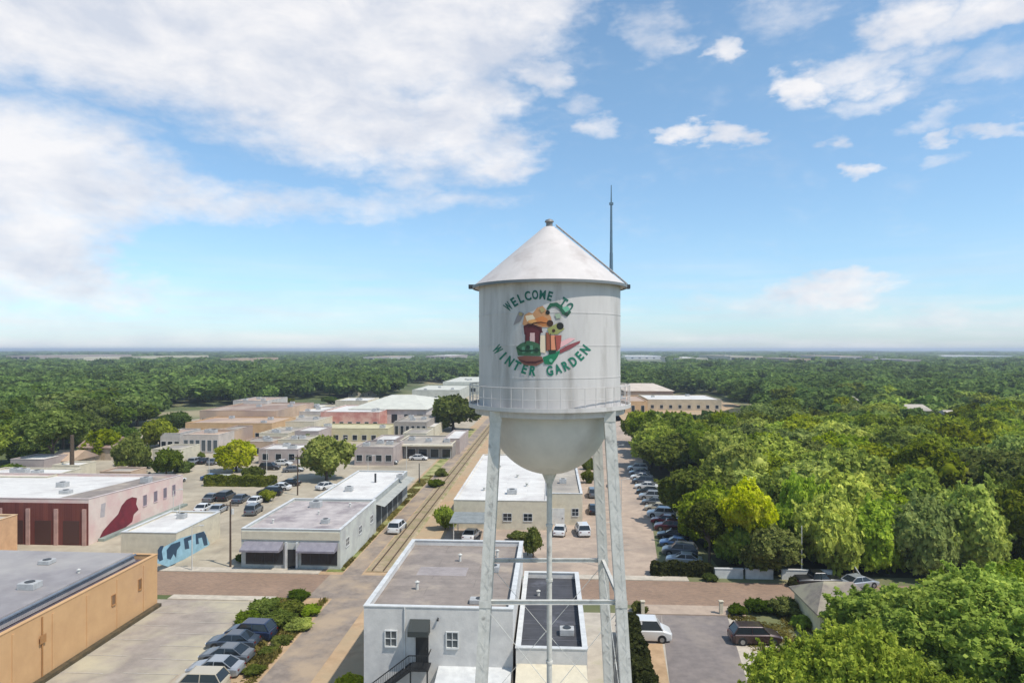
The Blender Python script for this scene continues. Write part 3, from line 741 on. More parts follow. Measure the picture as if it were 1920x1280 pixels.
    words('WINTER GARDEN', 1015, 593, 103, -53, 53, True, 19.5, green)
    emb = thing('emblem', (0,0,0), None, None); emb.parent = root
    def zp(pts): return [(880 + x/5.818, 520 + y/5.818) for x, y in pts]
    def patch(pts, m, off, name='emblem_patch'):
        P = zp(pts); c = (sum(p[0] for p in P)/len(P), sum(p[1] for p in P)/len(P))
        # subdivide the outline so that the patch follows the curve
        Q = []
        for a, b in zip(P, P[1:]+P[:1]):
            k = max(1, int(math.hypot(a[0]-b[0], a[1]-b[1])/5))
            Q += [(a[0]+(b[0]-a[0])*i/k, a[1]+(b[1]-a[1])*i/k) for i in range(k)]
        import bmesh
        bm = bmesh.new(); vv = [bm.verts.new((x, y, 0)) for x, y in Q]; f = bm.faces.new(vv); bmesh.ops.triangulate(bm, faces=[f])
        for _ in range(5):
            le = [e for e in bm.edges if e.calc_length() > 7]
            if not le: break
            bmesh.ops.subdivide_edges(bm, edges=le, cuts=1); bmesh.ops.triangulate(bm, faces=bm.faces[:])
        me_v = [shell(v.co.x, v.co.y, off) for v in bm.verts]; bm.verts.index_update(); me_f = [tuple(v.index for v in f.verts) for f in bm.faces]; bm.free()
        MB().add(me_v, me_f).build(name, m, emb)
    def pc(n, c): return mat_plain('emblem_'+n, c, .55)
    def disc(x, y, r): return [(x + r*math.cos(k*.52), y + r*math.sin(k*.52)) for k in range(12)]
    def stroke(pts, w):
        L1, L2 = [], []
        for i, p in enumerate(pts):
            a = pts[max(0, i-1)]; b = pts[min(len(pts)-1, i+1)]; dx, dy = b[0]-a[0], b[1]-a[1]; l = math.hypot(dx, dy); k = w*(1 if 0 < i < len(pts)-1 else .45)
            L1.append((p[0]-dy/l*k, p[1]+dx/l*k)); L2.append((p[0]+dy/l*k, p[1]-dx/l*k))
        return L1 + L2[::-1]
    E = [([(600,410),(650,380),(690,395),(740,330),(800,310),(850,370),(890,430),(905,500),(870,545),(780,540),(700,515),(620,540),(580,510)], 'tan', (190,138,96)),
         ([(720,450),(800,420),(850,450),(870,520),(800,535),(730,500)], 'orange', (200,124,68)),
         ([(610,420),(690,405),(720,450),(630,480)], 'cream', (226,206,176)),
         ([(540,370),(600,390),(575,440),(555,480),(480,520),(500,465)], 'grey', (150,140,138)),
         ([(590,530),(680,520),(790,540),(795,600),(770,610),(760,640),(720,600),(660,600),(655,640),(600,620)], 'maroon', (96,40,44)),
         ([(608,600),(658,600),(655,720),(612,720)], 'maroon', (96,40,44)), ([(718,590),(772,600),(762,740),(716,740)], 'maroon', (96,40,44)),
         ([(662,604),(714,604),(712,720),(662,720)], 'pink', (214,176,170)), ([(776,630),(830,630),(832,825),(770,815)], 'cream', (226,206,176)),
         ([(832,600),(880,605),(884,800),(836,800)], 'brown', (146,82,58)), ([(880,630),(932,630),(944,800),(886,800)], 'salmon', (216,140,104)),
         ([(932,630),(1005,630),(1000,760),(960,800),(946,800)], 'brick', (158,76,66)),
         ([(510,760),(560,720),(640,690),(700,700),(770,730),(780,855),(530,850)], 'green', (62,100,70)),
         ([(570,760),(600,750),(610,820),(580,830)], 'leaf', (90,140,110)), ([(660,740),(690,740),(700,820),(670,830)], 'leaf', (90,140,110)),
         ([(520,868),(600,855),(790,862),(810,920),(730,965),(600,955),(550,910)], 'wine', (124,78,66)),
         ([(800,870),(900,830),(1000,790),(960,870),(900,950),(820,945)], 'jade', (22,116,78)),
         ([(860,790),(950,790),(940,830),(870,840)], 'darkgreen', (30,56,42)),
         ([(985,790),(1080,735),(1210,690),(1205,715),(1100,780),(990,830)], 'plum', (132,66,70)),
         ([(1000,700),(1090,660),(1160,665),(1080,720),(990,770)], 'rose', (222,170,170)),
         (stroke([(848,350),(890,300),(950,295),(1000,330),(1030,385),(1065,405),(1105,370)], 22), 'leafgreen', (28,86,62)),
         ([(1010,330),(1070,310),(1100,350),(1050,380)], 'mint', (110,170,140)),
         ([(850,560),(900,530),(960,500),(1040,560),(960,620),(870,620)], 'olive', (146,146,86)),
         (disc(880,500,36), 'umber', (62,38,22)), (disc(990,530,40), 'ink', (22,24,18)), (disc(855,382,24), 'ink', (22,24,18)),
         ([(930,400),(990,390),(1000,440),(950,450)], 'sage', (150,164,140))]
    E += [([(640,470),(700,455),(740,475),(700,500),(650,495)], 'apricot', (222,160,96)), ([(760,340),(800,325),(830,360),(790,385)], 'khaki', (168,150,104)),
          (stroke([(590,535),(640,515),(700,522),(760,548),(800,600)], 9), 'darkwine', (66,26,32)), (stroke([(612,600),(612,720)], 8), 'darkwine', (66,26,32)), (stroke([(772,600),(764,735)], 8), 'darkwine', (66,26,32)),
          (stroke([(835,605),(838,800)], 7), 'umber', (62,38,22)), (stroke([(884,610),(890,798)], 7), 'umber', (62,38,22)), (stroke([(935,640),(950,798)], 7), 'umber', (62,38,22)),
          (stroke([(515,765),(560,800),(640,800),(770,790)], 9), 'darkgreen', (30,56,42)), (stroke([(540,900),(620,925),(720,925),(800,900)], 9), 'darkwine', (66,26,32)),
          (disc(1060,400,22), 'darkgreen', (30,56,42)), (disc(560,400,20), 'khaki', (168,150,104)), (disc(640,760,22), 'darkgreen', (30,56,42)), (disc(735,790,24), 'darkgreen', (30,56,42)),
          (stroke([(640,540),(700,500),(780,490),(850,500)], 7), 'umber', (62,38,22)), (disc(920,580,18), 'umber', (62,38,22)), (disc(890,905,20), 'mint', (110,170,140))]
    for i, (pts, n, c) in enumerate(E): patch(pts, pc(n, c), .004 + .0006*i)
    return root
water_tower()

# ------------------------------------------------------------------ buildings
def fwin(mbp, parent, face, w, l, u, z, ww, hh, mf, mg, name='window', mull=True, depth=.05):
    """window on the front wall (face 'f', plane y=0), right wall ('r', plane x=w) or left wall ('l')"""
    def bx(mb, a0, a1, z0, z1, d0, d1):
        if face == 'f': mb.box(a0, a1, -d1, -d0, z0, z1)
        elif face == 'r': mb.box(w+d0, w+d1, a0, a1, z0, z1)
        else: mb.box(-d1, -d0, a0, a1, z0, z1)
    fr = MB(); t = .08
    bx(fr, u-ww/2-t, u-ww/2, z-t, z+hh+t, .003, depth); bx(fr, u+ww/2, u+ww/2+t, z-t, z+hh+t, .003, depth)
    bx(fr, u-ww/2, u+ww/2, z+hh, z+hh+t, .003, depth); bx(fr, u-ww/2-.04, u+ww/2+.04, z-t-.03, z, .0035, depth+.05)
    if mull:
        bx(fr, u-.025, u+.025, z, z+hh, .012, depth-.01); bx(fr, u-ww/2, u+ww/2, z+hh*.5-.02, z+hh*.5+.02, .012, depth-.012)
    f = fr.build(name, mf, parent)
    pn = MB(); bx(pn, u-ww/2, u+ww/2, z, z+hh, .002, .011); pn.build('pane', mg, f)
    return f
def fdoor(parent, face, w, u, z, ww, hh, m, name='door'):
    mb = MB(); hd = MB()
    if face == 'f': mb.box(u-ww/2, u+ww/2, -.06, -.003, z, z+hh); hd.box(u+ww*.32, u+ww*.38, -.11, -.06, z+.95, z+1.1)
    else: mb.box(w+.003, w+.06, u-ww/2, u+ww/2, z, z+hh); hd.box(w+.06, w+.11, u+ww*.32, u+ww*.38, z+.95, z+1.1)
    d = mb.build(name, m, parent); hd.build('handle', M_dark, d); return d
def shell_box(name, label, s0, s1, t0, t1, h, wallm, roofm, par=.35, capm=None, roofz=None, cat='building', h2=None, group=None, slab=False):
    """walls with a parapet round a recessed flat roof; h2 = height at the far end"""
    w, l = s1-s0, t1-t0; h2 = h if h2 is None else h2
    root = thing(name, W(s0, t0, 0), label, cat, group, -TH)
    th = .3; mb = MB()
    def H(y): return h + (h2-h)*y/l
    def wall(x0, x1, y0, y1):
        mb.add([(x0,y0,-.2),(x1,y0,-.2),(x1,y1,-.2),(x0,y1,-.2),(x0,y0,H(y0)),(x1,y0,H(y0)),(x1,y1,H(y1)),(x0,y1,H(y1))],
               [(0,3,2,1),(4,5,6,7),(0,1,5,4),(1,2,6,5),(2,3,7,6),(3,0,4,7)])
    wall(0, w, 0, th); wall(0, w, l-th, l); wall(0, th, th, l-th); wall(w-th, w, th, l-th)
    mb.build('wall', wallm, root)
    MB().add([(th,th,h-par),(w-th,th,h-par),(w-th,l-th,h2-par),(th,l-th,h2-par)], [(0,1,2,3)]).build('roof', roofm, root)
    cp = MB(); e = .05
    def cap(x0, x1, y0, y1):
        cp.add([(x0,y0,H(y0)+.002),(x1,y0,H(y0)+.002),(x1,y1,H(y1)+.002),(x0,y1,H(y1)+.002),(x0,y0,H(y0)+.07),(x1,y0,H(y0)+.07),(x1,y1,H(y1)+.07),(x0,y1,H(y1)+.07)],
               [(0,3,2,1),(4,5,6,7),(0,1,5,4),(1,2,6,5),(2,3,7,6),(3,0,4,7)])
    cap(-e, w+e, -e, th+e); cap(-e, w+e, l-th-e, l+e); cap(-e, th+e, th+e, l-th-e); cap(w-th-e, w+e, th+e, l-th-e)
    cp.build('parapet_cap', capm or wallm, root)
    root['dims'] = (w, l, h)
    return root, w, l
def gable(parent, x0, x1, y0, y1, z, rise, m, axis='x', over=.4, hip=0.0, name='roof'):
    mb = MB(); x0 -= over; x1 += over; y0 -= over; y1 += over; t = .15
    for dz in (0,):
        if axis == 'x':
            ym = (y0+y1)/2; hp = (x1-x0)*hip
            vs_ = [(x0,y0,z),(x1,y0,z),(x1,y1,z),(x0,y1,z),(x0+hp,ym,z+rise),(x1-hp,ym,z+rise)]
            mb.add(vs_, [(0,1,5,4),(2,3,4,5),(0,4,3),(1,2,5),(0,3,2,1)])
        else:
            xm = (x0+x1)/2; hp = (y1-y0)*hip
            vs_ = [(x0,y0,z),(x1,y0,z),(x1,y1,z),(x0,y1,z),(xm,y0+hp,z+rise),(xm,y1-hp,z+rise)]
            mb.add(vs_, [(0,1,4),(1,2,5,4),(2,3,5),(3,0,4,5),(0,3,2,1)])
    mb.add([(x0,y0,z-t),(x1,y0,z-t),(x1,y1,z-t),(x0,y1,z-t),(x0,y0,z-.003),(x1,y0,z-.003),(x1,y1,z-.003),(x0,y1,z-.003)],
           [(0,3,2,1),(0,1,5,4),(1,2,6,5),(2,3,7,6),(3,0,4,7)])
    return mb.build(name, m, parent)
def roof_unit(root, x, y, z, sx=1.2, sy=1.0, sz=.8):
    u = MB().box(x, x+sx, y, y+sy, z, z+sz).build('rooftop_unit', mat('unit_grey', (178,178,176), scale=2), root, bevel=.04)
    g_ = MB().lathe([(0, z+sz+.04), (min(sx,sy)*.36, z+sz+.04), (min(sx,sy)*.36, z+sz+.003)], 16, x+sx/2, y+sy/2); g_.build('fan_grille', M_dark, u)
def vent(root, x, y, z, h=.6, r=.12):
    v = MB().tube((x,y,z-.05),(x,y,z+h), r, r, 10); v.lathe([(r*1.6, z+h), (r*1.7, z+h+.03), (0, z+h+.16)], 12, x, y); v.build('roof_vent', M_steel, root)
def bpx(xl, xr, yf, h, yb):
    s0, t0 = ST(xl, yf, h); s1, t0b = ST(xr, yf, h); _, t1 = ST((xl+xr)/2, yb, h)
    return s0, s1, (t0+t0b)/2, t1

M_whitewall = mat('white_block_wall', (212,208,202), (196,193,188), rgb3=(180,177,174), scale=1.2, scale3=.5, rough=.85, pos=(.5,.75), bump=.2)
M_mauveroof = mat('mauve_roof', (148,136,126), (126,116,108), rgb3=(168,154,138), scale=.7, scale3=.22, rough=.9, pos=(.52,.66))
M_charroof = mat('charcoal_roof', (72,72,76), (58,58,62), rgb3=(104,104,112), scale=.8, scale3=.2, rough=.8, pos=(.58,.7))
M_whiteroof = mat('white_roof', (216,212,204), (204,199,192), rgb3=(188,182,176), scale=.8, scale3=.16, rough=.8, pos=(.52,.72))
M_greyroof = mat('grey_metal_roof', (150,144,142), (134,128,127), rgb3=(164,158,152), scale=.5, scale3=.1, rough=.6, wave=(1.6,'Y'), bump=.4)
M_cream = mat('cream_wall', (206,196,172), (190,180,158), scale=1.0, rgb3=(176,166,146), scale3=.4, rough=.85, pos=(.55,.75))
M_beigeroof = mat('beige_roof', (184,174,158), (164,154,140), rgb3=(146,138,128), scale=.6, scale3=.14, rough=.9)
M_stainroof = mat('stained_roof', (186,176,170), (160,150,147), rgb3=(134,124,124), scale=.6, scale3=.22, rough=.9, pos=(.5,.64))
M_orangewall = mat('orange_stucco', (200,160,114), (190,150,106), rgb3=(184,146,110), scale=.5, scale3=.2, rough=.9, pos=(.5,.75), bump=.15)

def seams(m, bw, bh, dark=.86, ms=.03):
    nt = m.node_tree; N = nt.nodes; L = nt.links; b = N['Principled BSDF']; lk = b.inputs['Base Color'].links[0]; src = lk.from_socket
    tc = N.new('ShaderNodeTexCoord'); br = N.new('ShaderNodeTexBrick'); br.inputs['Scale'].default_value = 1; br.inputs['Brick Width'].default_value = bw; br.inputs['Row Height'].default_value = bh
    br.inputs['Mortar Size'].default_value = ms; br.inputs['Color1'].default_value = (1,1,1,1); br.inputs['Color2'].default_value = (.93,.93,.93,1); br.inputs['Mortar'].default_value = (dark,dark,dark,1)
    L.new(tc.outputs['Object'], br.inputs['Vector']); mx = N.new('ShaderNodeMix'); mx.data_type = 'RGBA'; mx.blend_type = 'MULTIPLY'; mx.inputs[0].default_value = 1
    L.new(src, mx.inputs[6]); L.new(br.outputs[0], mx.inputs[7]); L.new(mx.outputs[2], b.inputs['Base Color'])
for m_ in (M_mauveroof, M_whiteroof, M_stainroof, M_beigeroof): seams(m_, 7.5, 1.9, .78)
seams(M_charroof, 5, 1.6, 1.5)
seams(M_whitewall, 2.4, 1.2, .93, .015)

# A: white two-storey block with the outside stair
s0, s1, t0, t1 = bpx(680, 962, 1139, 9.0, 1012)
rA, w, l = shell_box('white_block_building', 'white painted two-storey block with mauve flat roof, outside stair and black door awning', s0, s1, t0, t1, 9.0, M_whitewall, M_mauveroof, .45, M_white)
mpx = 50.3/F
def ux(x): return (x - 680) * mpx
def zy(y): return HC - (y - HZ) * mpx
for x in (732, 848):
    f = fwin(None, rA, 'f', w, l, ux(x), zy(1211), .8, 1.08, M_white, M_glass2, depth=.1)
u0 = ux(791)
fdoor(rA, 'f', w, u0, 5.0, .95, 2.1, M_iron)
aw = MB(); a0, a1 = ux(768), ux(806)
aw.add([(a0,-.003,8.15),(a1,-.003,8.15),(a1,-.95,7.6),(a0,-.95,7.6),(a0,-.003,7.2),(a1,-.003,7.2),(a1,-.95,7.2),(a0,-.95,7.2)], [(0,1,2,3),(3,2,6,7),(0,3,7,4),(1,5,6,2),(4,7,6,5)])
aw.build('awning', mat_plain('awning_black', (54,58,56), .8), rA)
lp = MB().tube((ux(821),-.02,zy(1157)),(ux(821),-.22,zy(1160)),.06,.09,8); lp.build('wall_lamp', M_dark, rA)
MB().tube((ux(758),-.07,9.0),(ux(758),-.07,4.2),.05,.05,8).build('downpipe', M_white, rA)
stt = MB(); stt.box(ux(772), ux(808), -1.25, -.003, 4.86, 4.98)
nst = 24
for k in range(nst):
    x1_ = ux(772) - k*.26; z_ = 4.98 - (k+1)*.2; stt.box(x1_-.27, x1_, -1.15, -.05, z_-.04, z_)
stt.bar((ux(772), -1.17, 4.88), (ux(772)-nst*.26, -1.17, 4.88-nst*.2), .05, .25); stt.bar((ux(772), -.04, 4.88), (ux(772)-nst*.26, -.04, 4.88-nst*.2), .05, .25)
for xx in (ux(775), ux(806)): stt.box(xx-.05, xx+.05, -1.23, -1.13, 0, 4.86)
stair = stt.build('stair', M_iron, rA)
hr = MB(); 
hr.bar((ux(808), -1.2, 5.98), (ux(772), -1.2, 5.98), .06, .06); hr.bar((ux(808), -1.2, 5.98), (ux(808), -.05, 5.98), .05, .06)
hr.bar((ux(772), -1.2, 5.98), (ux(772)-nst*.26, -1.2, 5.98-nst*.2), .06, .07)
for k in range(12): hr.tube((ux(772)+.12*k+.03, -1.2, 4.95), (ux(772)+.12*k+.03, -1.2, 5.98), .014, n=5)
for k in range(nst*2): hr.tube((ux(772)-k*.13, -1.2, 4.9-k*.1), (ux(772)-k*.13, -1.2, 5.98-k*.1), .014, n=5)
hr.build('handrail', M_iron, stair)
cn = MB(); cn.add([(ux(822),-.003,4.75),(w-.05,-.003,4.75),(w-.05,-3.6,3.9),(ux(822),-3.6,3.9)], [(3,2,1,0)]); cn.box(ux(822), w-.05, -3.66, -3.6, 3.65, 3.92)
for xx in (ux(822)+.06, (ux(822)+w)/2, w-.12): cn.box(xx-.05, xx+.05, -3.55, -3.45, 0, 3.85)
cn.build('lean_to_canopy', M_white, rA)
for (x, y, sx, sy, sz) in ((8.2, 9.5, 1.1, 1.0, .5), (7.6, 2.0, 1.5, .8, .35)): roof_unit(rA, x, y, 8.55, sx, sy, sz)
for (x, y) in ((3, 5), (5.5, 12.5), (8.8, 14)): vent(rA, x, y, 8.55)
pt = MB().box(2.2, 6.5, 8.5, 10.8, 8.552, 8.558); pt.build('roof_patch', mat('patch', (160,150,146), scale=1), rA)
for k in range(5): fwin(None, rA, 'l', w, l, 2+k*3.3, 5.6, .9, 1.3, M_white, M_glass2)

# B: dark-roofed neighbour
s0, s1, t0, t1 = bpx(967, 1101, 1216, 6.5, 1072); s0 = max(s0, ST(962,1139,9.0)[0] + .03)
rB, w, l = shell_box('dark_roof_building', 'low white building with charcoal roof, right against the white two-storey block', s0, s1, t0, t1, 6.5, M_whitewall, M_charroof, .5, M_white)
cb = MB(); cb.add([(.05,-.003,5.4),(w-.05,-.003,5.4),(w-.05,-2.4,4.7),(.05,-2.4,4.7)], [(3,2,1,0)]); cb.box(.05, w-.05, -2.46, -2.4, 4.45, 4.72)
for xx in (.12, w-.12): cb.box(xx-.05, xx+.05, -2.35, -2.25, 0, 4.65)
cb.build('lean_to_canopy', M_cream, rB)
for k in range(2): fwin(None, rB, 'f', w, l, 1.5+k*2.4, 1.3, 1.0, 1.5, M_white, M_glass2)
fdoor(rB, 'f', w, 3.9-1.2, .05, .9, 2.1, M_white)
vent(rB, 1.4, 12, 6.0, .4); roof_unit(rB, 3.2, 3.4, 6.0, 1.1, .9, .5)
for k in range(5): MB().box(.3, w-.3, 2.6+k*3, 2.66+k*3, 6.0, 6.03).build('roof_seam', mat_plain('seam_grey', (96,96,100), .7), rB)

# D: long white-roofed warehouse and its beige extension
s0, s1, t0, t1 = bpx(850, 1026, 938, 4.5, 852)
rD, w, l = shell_box('warehouse', 'long warehouse with white roof and cream wall, seen behind the tower legs', s0, s1, t0, t1, 4.5, M_cream, M_whiteroof, .12, M_whiteroof)
for k in range(4): fwin(None, rD, 'f', w, l, 2+k*3.2, 1.4, 1.3, 1.1, M_white, M_glass)
for k in range(6): fwin(None, rD, 'l', w, l, 4+k*6, 1.6, 1.5, 1.0, M_white, M_glass)
for (x, y) in ((4,8),(9,20),(5,30),(11,12),(12,36)): vent(rD, x, y, 4.38, .5, .2)
roof_unit(rD, 8, 5, 4.38, 1.6, 1.3, .8)
s1d = s1
s0, s1, t0, t1 = bpx(1030, 1092, 925, 5.0, 856); s0 = s1d + .05
rD2, w, l = shell_box('warehouse_annexe', 'beige-walled annexe with pale roof on the right side of the white warehouse', s0, s1, t0, t1, 5.0, M_cream, M_beigeroof, .2, M_white)
fdoor(rD2, 'f', w, 1.6, .05, 2.2, 2.6, M_white, 'roller_door'); fwin(None, rD2, 'f', w, l, 4.4, 1.5, 1.0, 1.1, M_white, M_glass); roof_unit(rD2, 2, 9, 4.8); roof_unit(rD2, 2.4, 22, 4.8)

# E1, E2: shop with the twin awnings and the workshop behind
s0, s1, t0, t1 = bpx(450, 640, 992, 5.0, 934)
rE, w, l = shell_box('corner_shop', 'pale grey corner shop with twin grey awnings and stained mauve roof beside the railway crossing', s0, s1, t0, t1, 5.0, mat('pale_grey_wall', (196,198,188), (182,184,176), scale=.8, rgb3=(168,168,164), scale3=.3, rough=.85), M_stainroof, .3, M_white)
MB().box(.1, w-.1, -.12, -.003, 3.7, 4.7).build('fascia_board', M_cream, rE)
def shop_awning(x0, x1):
    a = MB(); a.add([(x0,-.13,3.45),(x1,-.13,3.45),(x1,-1.7,2.75),(x0,-1.7,2.75),(x0,-1.7,2.5),(x1,-1.7,2.5)], [(3,2,1,0),(5,2,3,4),(0,1,2,3)])
    a.add([(x0,-.13,3.45),(x0,-1.7,2.75),(x0,-1.7,2.5),(x0,-.13,2.5)], [(0,1,2,3)]); a.add([(x1,-.13,3.45),(x1,-1.7,2.75),(x1,-1.7,2.5),(x1,-.13,2.5)], [(3,2,1,0)])
    a.build('awning', mat('awning_grey', (136,132,138), (116,112,120), scale=1.5), rE)
    f = MB().box(x0+.1, x1-.1, -.05, -.003, .5, 2.6).build('shop_window', M_dark, rE); n = 4
    p = MB()
    for k in range(n):
        dx = (x1-x0-.3)/n; p.box(x0+.15+k*dx+.04, x0+.15+(k+1)*dx-.04, -.07, -.05, .65, 2.5)
    p.build('pane', M_glass, f)
shop_awning(.5, w*.43); shop_awning(w*.6, w-.3)
fdoor(rE, 'f', w, w*.515, .05, 1.2, 2.4, M_glass); 
for xx in (w*.46, w*.57): MB().box(xx-.12, xx+.12, -.35, -.003, 0, 3.4).build('pilaster', M_white, rE)
for k in range(3): fwin(None, rE, 'r', w, l, 3+k*6, 2.2, 1.4, 1.0, M_white, M_glass2)
for (x, y) in ((2.5,4),(7,9),(10,14)): vent(rE, x, y, 4.7, .5)
roof_unit(rE, 4.2, 13, 4.7, 1.6, 1.2, .9); roof_unit(rE, 9.0, 4, 4.7, 1.0, 1.0, .6)
s0e, s1e, t1e = s0, s1, t1
s0, s1, t0, t1 = bpx(592, 775, 932, 5.0, 882)
rE2, w, l = shell_box('workshop', 'long workshop with bright white roof and dark open bays on the railway side', s0, s1e-.4, t1e+.05, t1, 5.0, mat('grey_wall', (170,172,166), (150,152,148), scale=.8), M_whiteroof, .15, M_white)
for k in range(5): MB().box(w+.003, w+.05, 1.2+k*3.9, 4.3+k*3.9, .1, 3.9).build('open_bay', mat('bay_grey', (86,88,86), (64,66,64), scale=.7), rE2)
cnp = MB().add([(w+.06,.4,4.2),(w+1.6,.4,3.8),(w+1.6,l-.4,3.8),(w+.06,l-.4,4.2)], [(0,1,2,3)]); cnp.build('canopy', mat('bay_roof', (168,168,160), scale=.5), rE2)
MB().tube((6,14,4.8),(6,14,6.4),.18,.18,10).build('chimney_pipe', M_dark, rE2); roof_unit(rE2, 3, 6, 4.85); roof_unit(rE2, 9, 17, 4.85)

# H: orange building lower left
sH = -43.1
rH, w, l = shell_box('orange_building', 'long orange stucco building with grey metal roof beside the left parking lot', sH-34, sH, 36, 72.4, 5.6, M_orangewall, mat('gutter_shade', (96,86,96), (74,66,74), scale=.8), .5, M_orangewall)  # dark gutter strip behind the parapet: its shadow is put into the colour
up = MB(); up.add([(.4,.4,5.2),(w-1.7,.4,5.2),(w-1.7,l-1.2,5.2),(.4,l-1.2,5.2),(.4,.4,6.3),(w-1.9,.4,6.1),(w-1.9,l-1.4,6.1),(.4,l-1.4,6.3)], [(0,3,2,1),(4,5,6,7),(0,1,5,4),(1,2,6,5),(2,3,7,6),(3,0,4,7)])
up.build('metal_roof', M_greyroof, rH)
MB().box(w-1.75, w-1.55, .4, l-1.3, 5.9, 6.02).build('gutter', mat('gutter_blue', (120,130,142), scale=2), rH)
for k in range(8): MB().box(w+.003, w+.06, 3.0+k*4.4, 3.25+k*4.4, 0, 5.2).build('pilaster', M_orangewall, rH)
for (yy, zz, a, b) in ((l-7.5, 2.9, .5, .9), (l-3.2, 2.9, .45, 1.0)): fwin(None, rH, 'r', w, l, yy, zz, a, b, mat('tan_trim', (168,122,74)), mat_plain('tan_glass', (120,92,66), .3), mull=False)
MB().tube((w+.08, l-17, 5.4), (w+.08, l-17, .2), .06, .06, 8).build('downpipe', mat('tan_trim', (168,122,74)), rH)
MB().box(w+.16, w+.2, l-17.4, l-16.7, 3.2, 3.9).build('wall_lamp', mat('tan_trim', (168,122,74)), rH)
MB().box(w+.07, w+.6, .2, l-.2, -.1, .35).build('foot_strip', mat('foot_strip_dark', (92,78,54), (64,58,40), scale=1.5), rH)  # dark brown strip along the foot of the wall
roof_unit(rH, w-5.5, l-13, 6.1, 1.6, 1.2, .6); roof_unit(rH, w-9, l-6, 6.15, 1.2, 1.1, .4)
for (x, y) in ((w-4, l-22), (w-8, l-17), (w-3.2, l-8)): vent(rH, x, y, 6.1, .3)

# I: brick arcade building with the big mural on its side
sI = -66.1; tI0 = 94.0; tI1 = 119.0
M_redbrick = mat_brick('red_brick', (118,62,50), (94,46,40), (120,84,74), 1.5)
M_muralwall = mat('pink_white_wall', (216,198,186), (204,184,173), scale=.7, rgb3=(206,176,168), scale3=.25, rough=.85)
rI, w, l = shell_box('mural_building', 'brick-fronted building whose pale pink side wall carries a dark red mural', sI-52, sI, tI0, tI1, 6.6, M_muralwall, M_mauveroof, .4, mat('pink_cap', (206,190,184), scale=1), h2=5.5)
MB().box(.02, w-.02, -.1, -.003, 0, 6.0).build('brick_front', M_redbrick, rI)
for k in range(8):
    x1_ = w - 1.0 - k*4.2
    MB().box(x1_-2.7, x1_-.3, -.16, -.103, .2, 3.5).build('arcade_opening', mat_plain('opening_dark', (74,46,38), .7), rI)
    MB().box(x1_+.2, x1_+.75, -.3, -.104, 0, 5.2).build('pilaster', mat('pilaster_pink', (184,148,136), scale=1), rI)
MB().add([(.3,.3,6.21),(w-6.5,.3,6.21),(w-6.5,l-.4,5.12),(.3,l-.4,5.12)], [(0,1,2,3)]).build('roof_coating', M_whiteroof, rI)
def wall_patch(root, s, s_root, t_root, w, zx, m, off, zoom, org, name):
    """an outline traced on a wall that faces right, laid on the wall plane"""
    P = []
    for (x, y) in zx:
        t_, z_ = on_s(org[0] + x/zoom, org[1] + y/zoom, s); P.append((w+off, t_ - t_root, z_))
    MB().add([tuple(p) for p in P] + [(p[0]+.003, p[1], p[2]) for p in P], [tuple(range(len(P)))[::-1], tuple(range(len(P), 2*len(P)))]).build(name, m, root)
MUR = mat('mural_red', (120,34,46), (96,26,38), scale=.8); MUP = mat('mural_pink', (210,176,168), (200,160,152), scale=.8)
wall_patch(rI, sI, 0, tI0, w, [(640,150),(668,140),(660,230),(632,235)], mat('mural_grey', (178,170,168), (160,152,152), scale=1), .006, 3.37, (0,900), 'mural_panel')
wall_patch(rI, sI, 0, tI0, w, [(800,270),(890,200),(885,300),(780,330)], MUP, .006, 3.37, (0,900), 'mural_panel')
wall_patch(rI, sI, 0, tI0, w, [(596,412),(625,370),(650,320),(700,262),(745,215),(768,160),(800,122),(835,105),(866,112),(860,150),(875,185),(845,215),(835,262),(800,290),(778,340),(735,352),(700,388),(650,398)], MUR, .012, 3.37, (0,900), 'mural_panel')
for yy in (13.5, 16.5, 19.3, 22): fwin(None, rI, 'r', w, l, yy, 2.6, 1.0, 1.7, mat('pink_trim', (206,180,180)), mat_plain('mauve_glass', (120,112,120), .3), mull=False)
for (x, y) in ((w-9, 6), (w-14, 12), (w-3, 17)): roof_unit(rI, x, y, 5.5, 1.5, 1.2, 1.0)
MB().box(sI*0 + w+.004, w+.9, 2.0, l, 0, .4).build('planter_wall', mat('teal_grey', (140,150,140), (118,124,118), scale=1), rI)
# I2: tan building at the left edge in front of it
s0, s1, t0, t1 = bpx(-70, 37, 963, 5.2, 955); 
rI2, w, l = shell_box('tan_building', 'small tan building at the left edge in front of the brick arcade', s0, s1, t0-6.2, t0-.2, 5.2, mat('tan_wall', (206,164,124), (186,146,110), scale=.8), M_beigeroof, .2, mat('tan_cap', (214,180,140)))
for k in range(2): fwin(None, rI2, 'f', w, l, w-1.6-k*2.6, 1.6, 1.1, 1.3, M_white, M_glass)
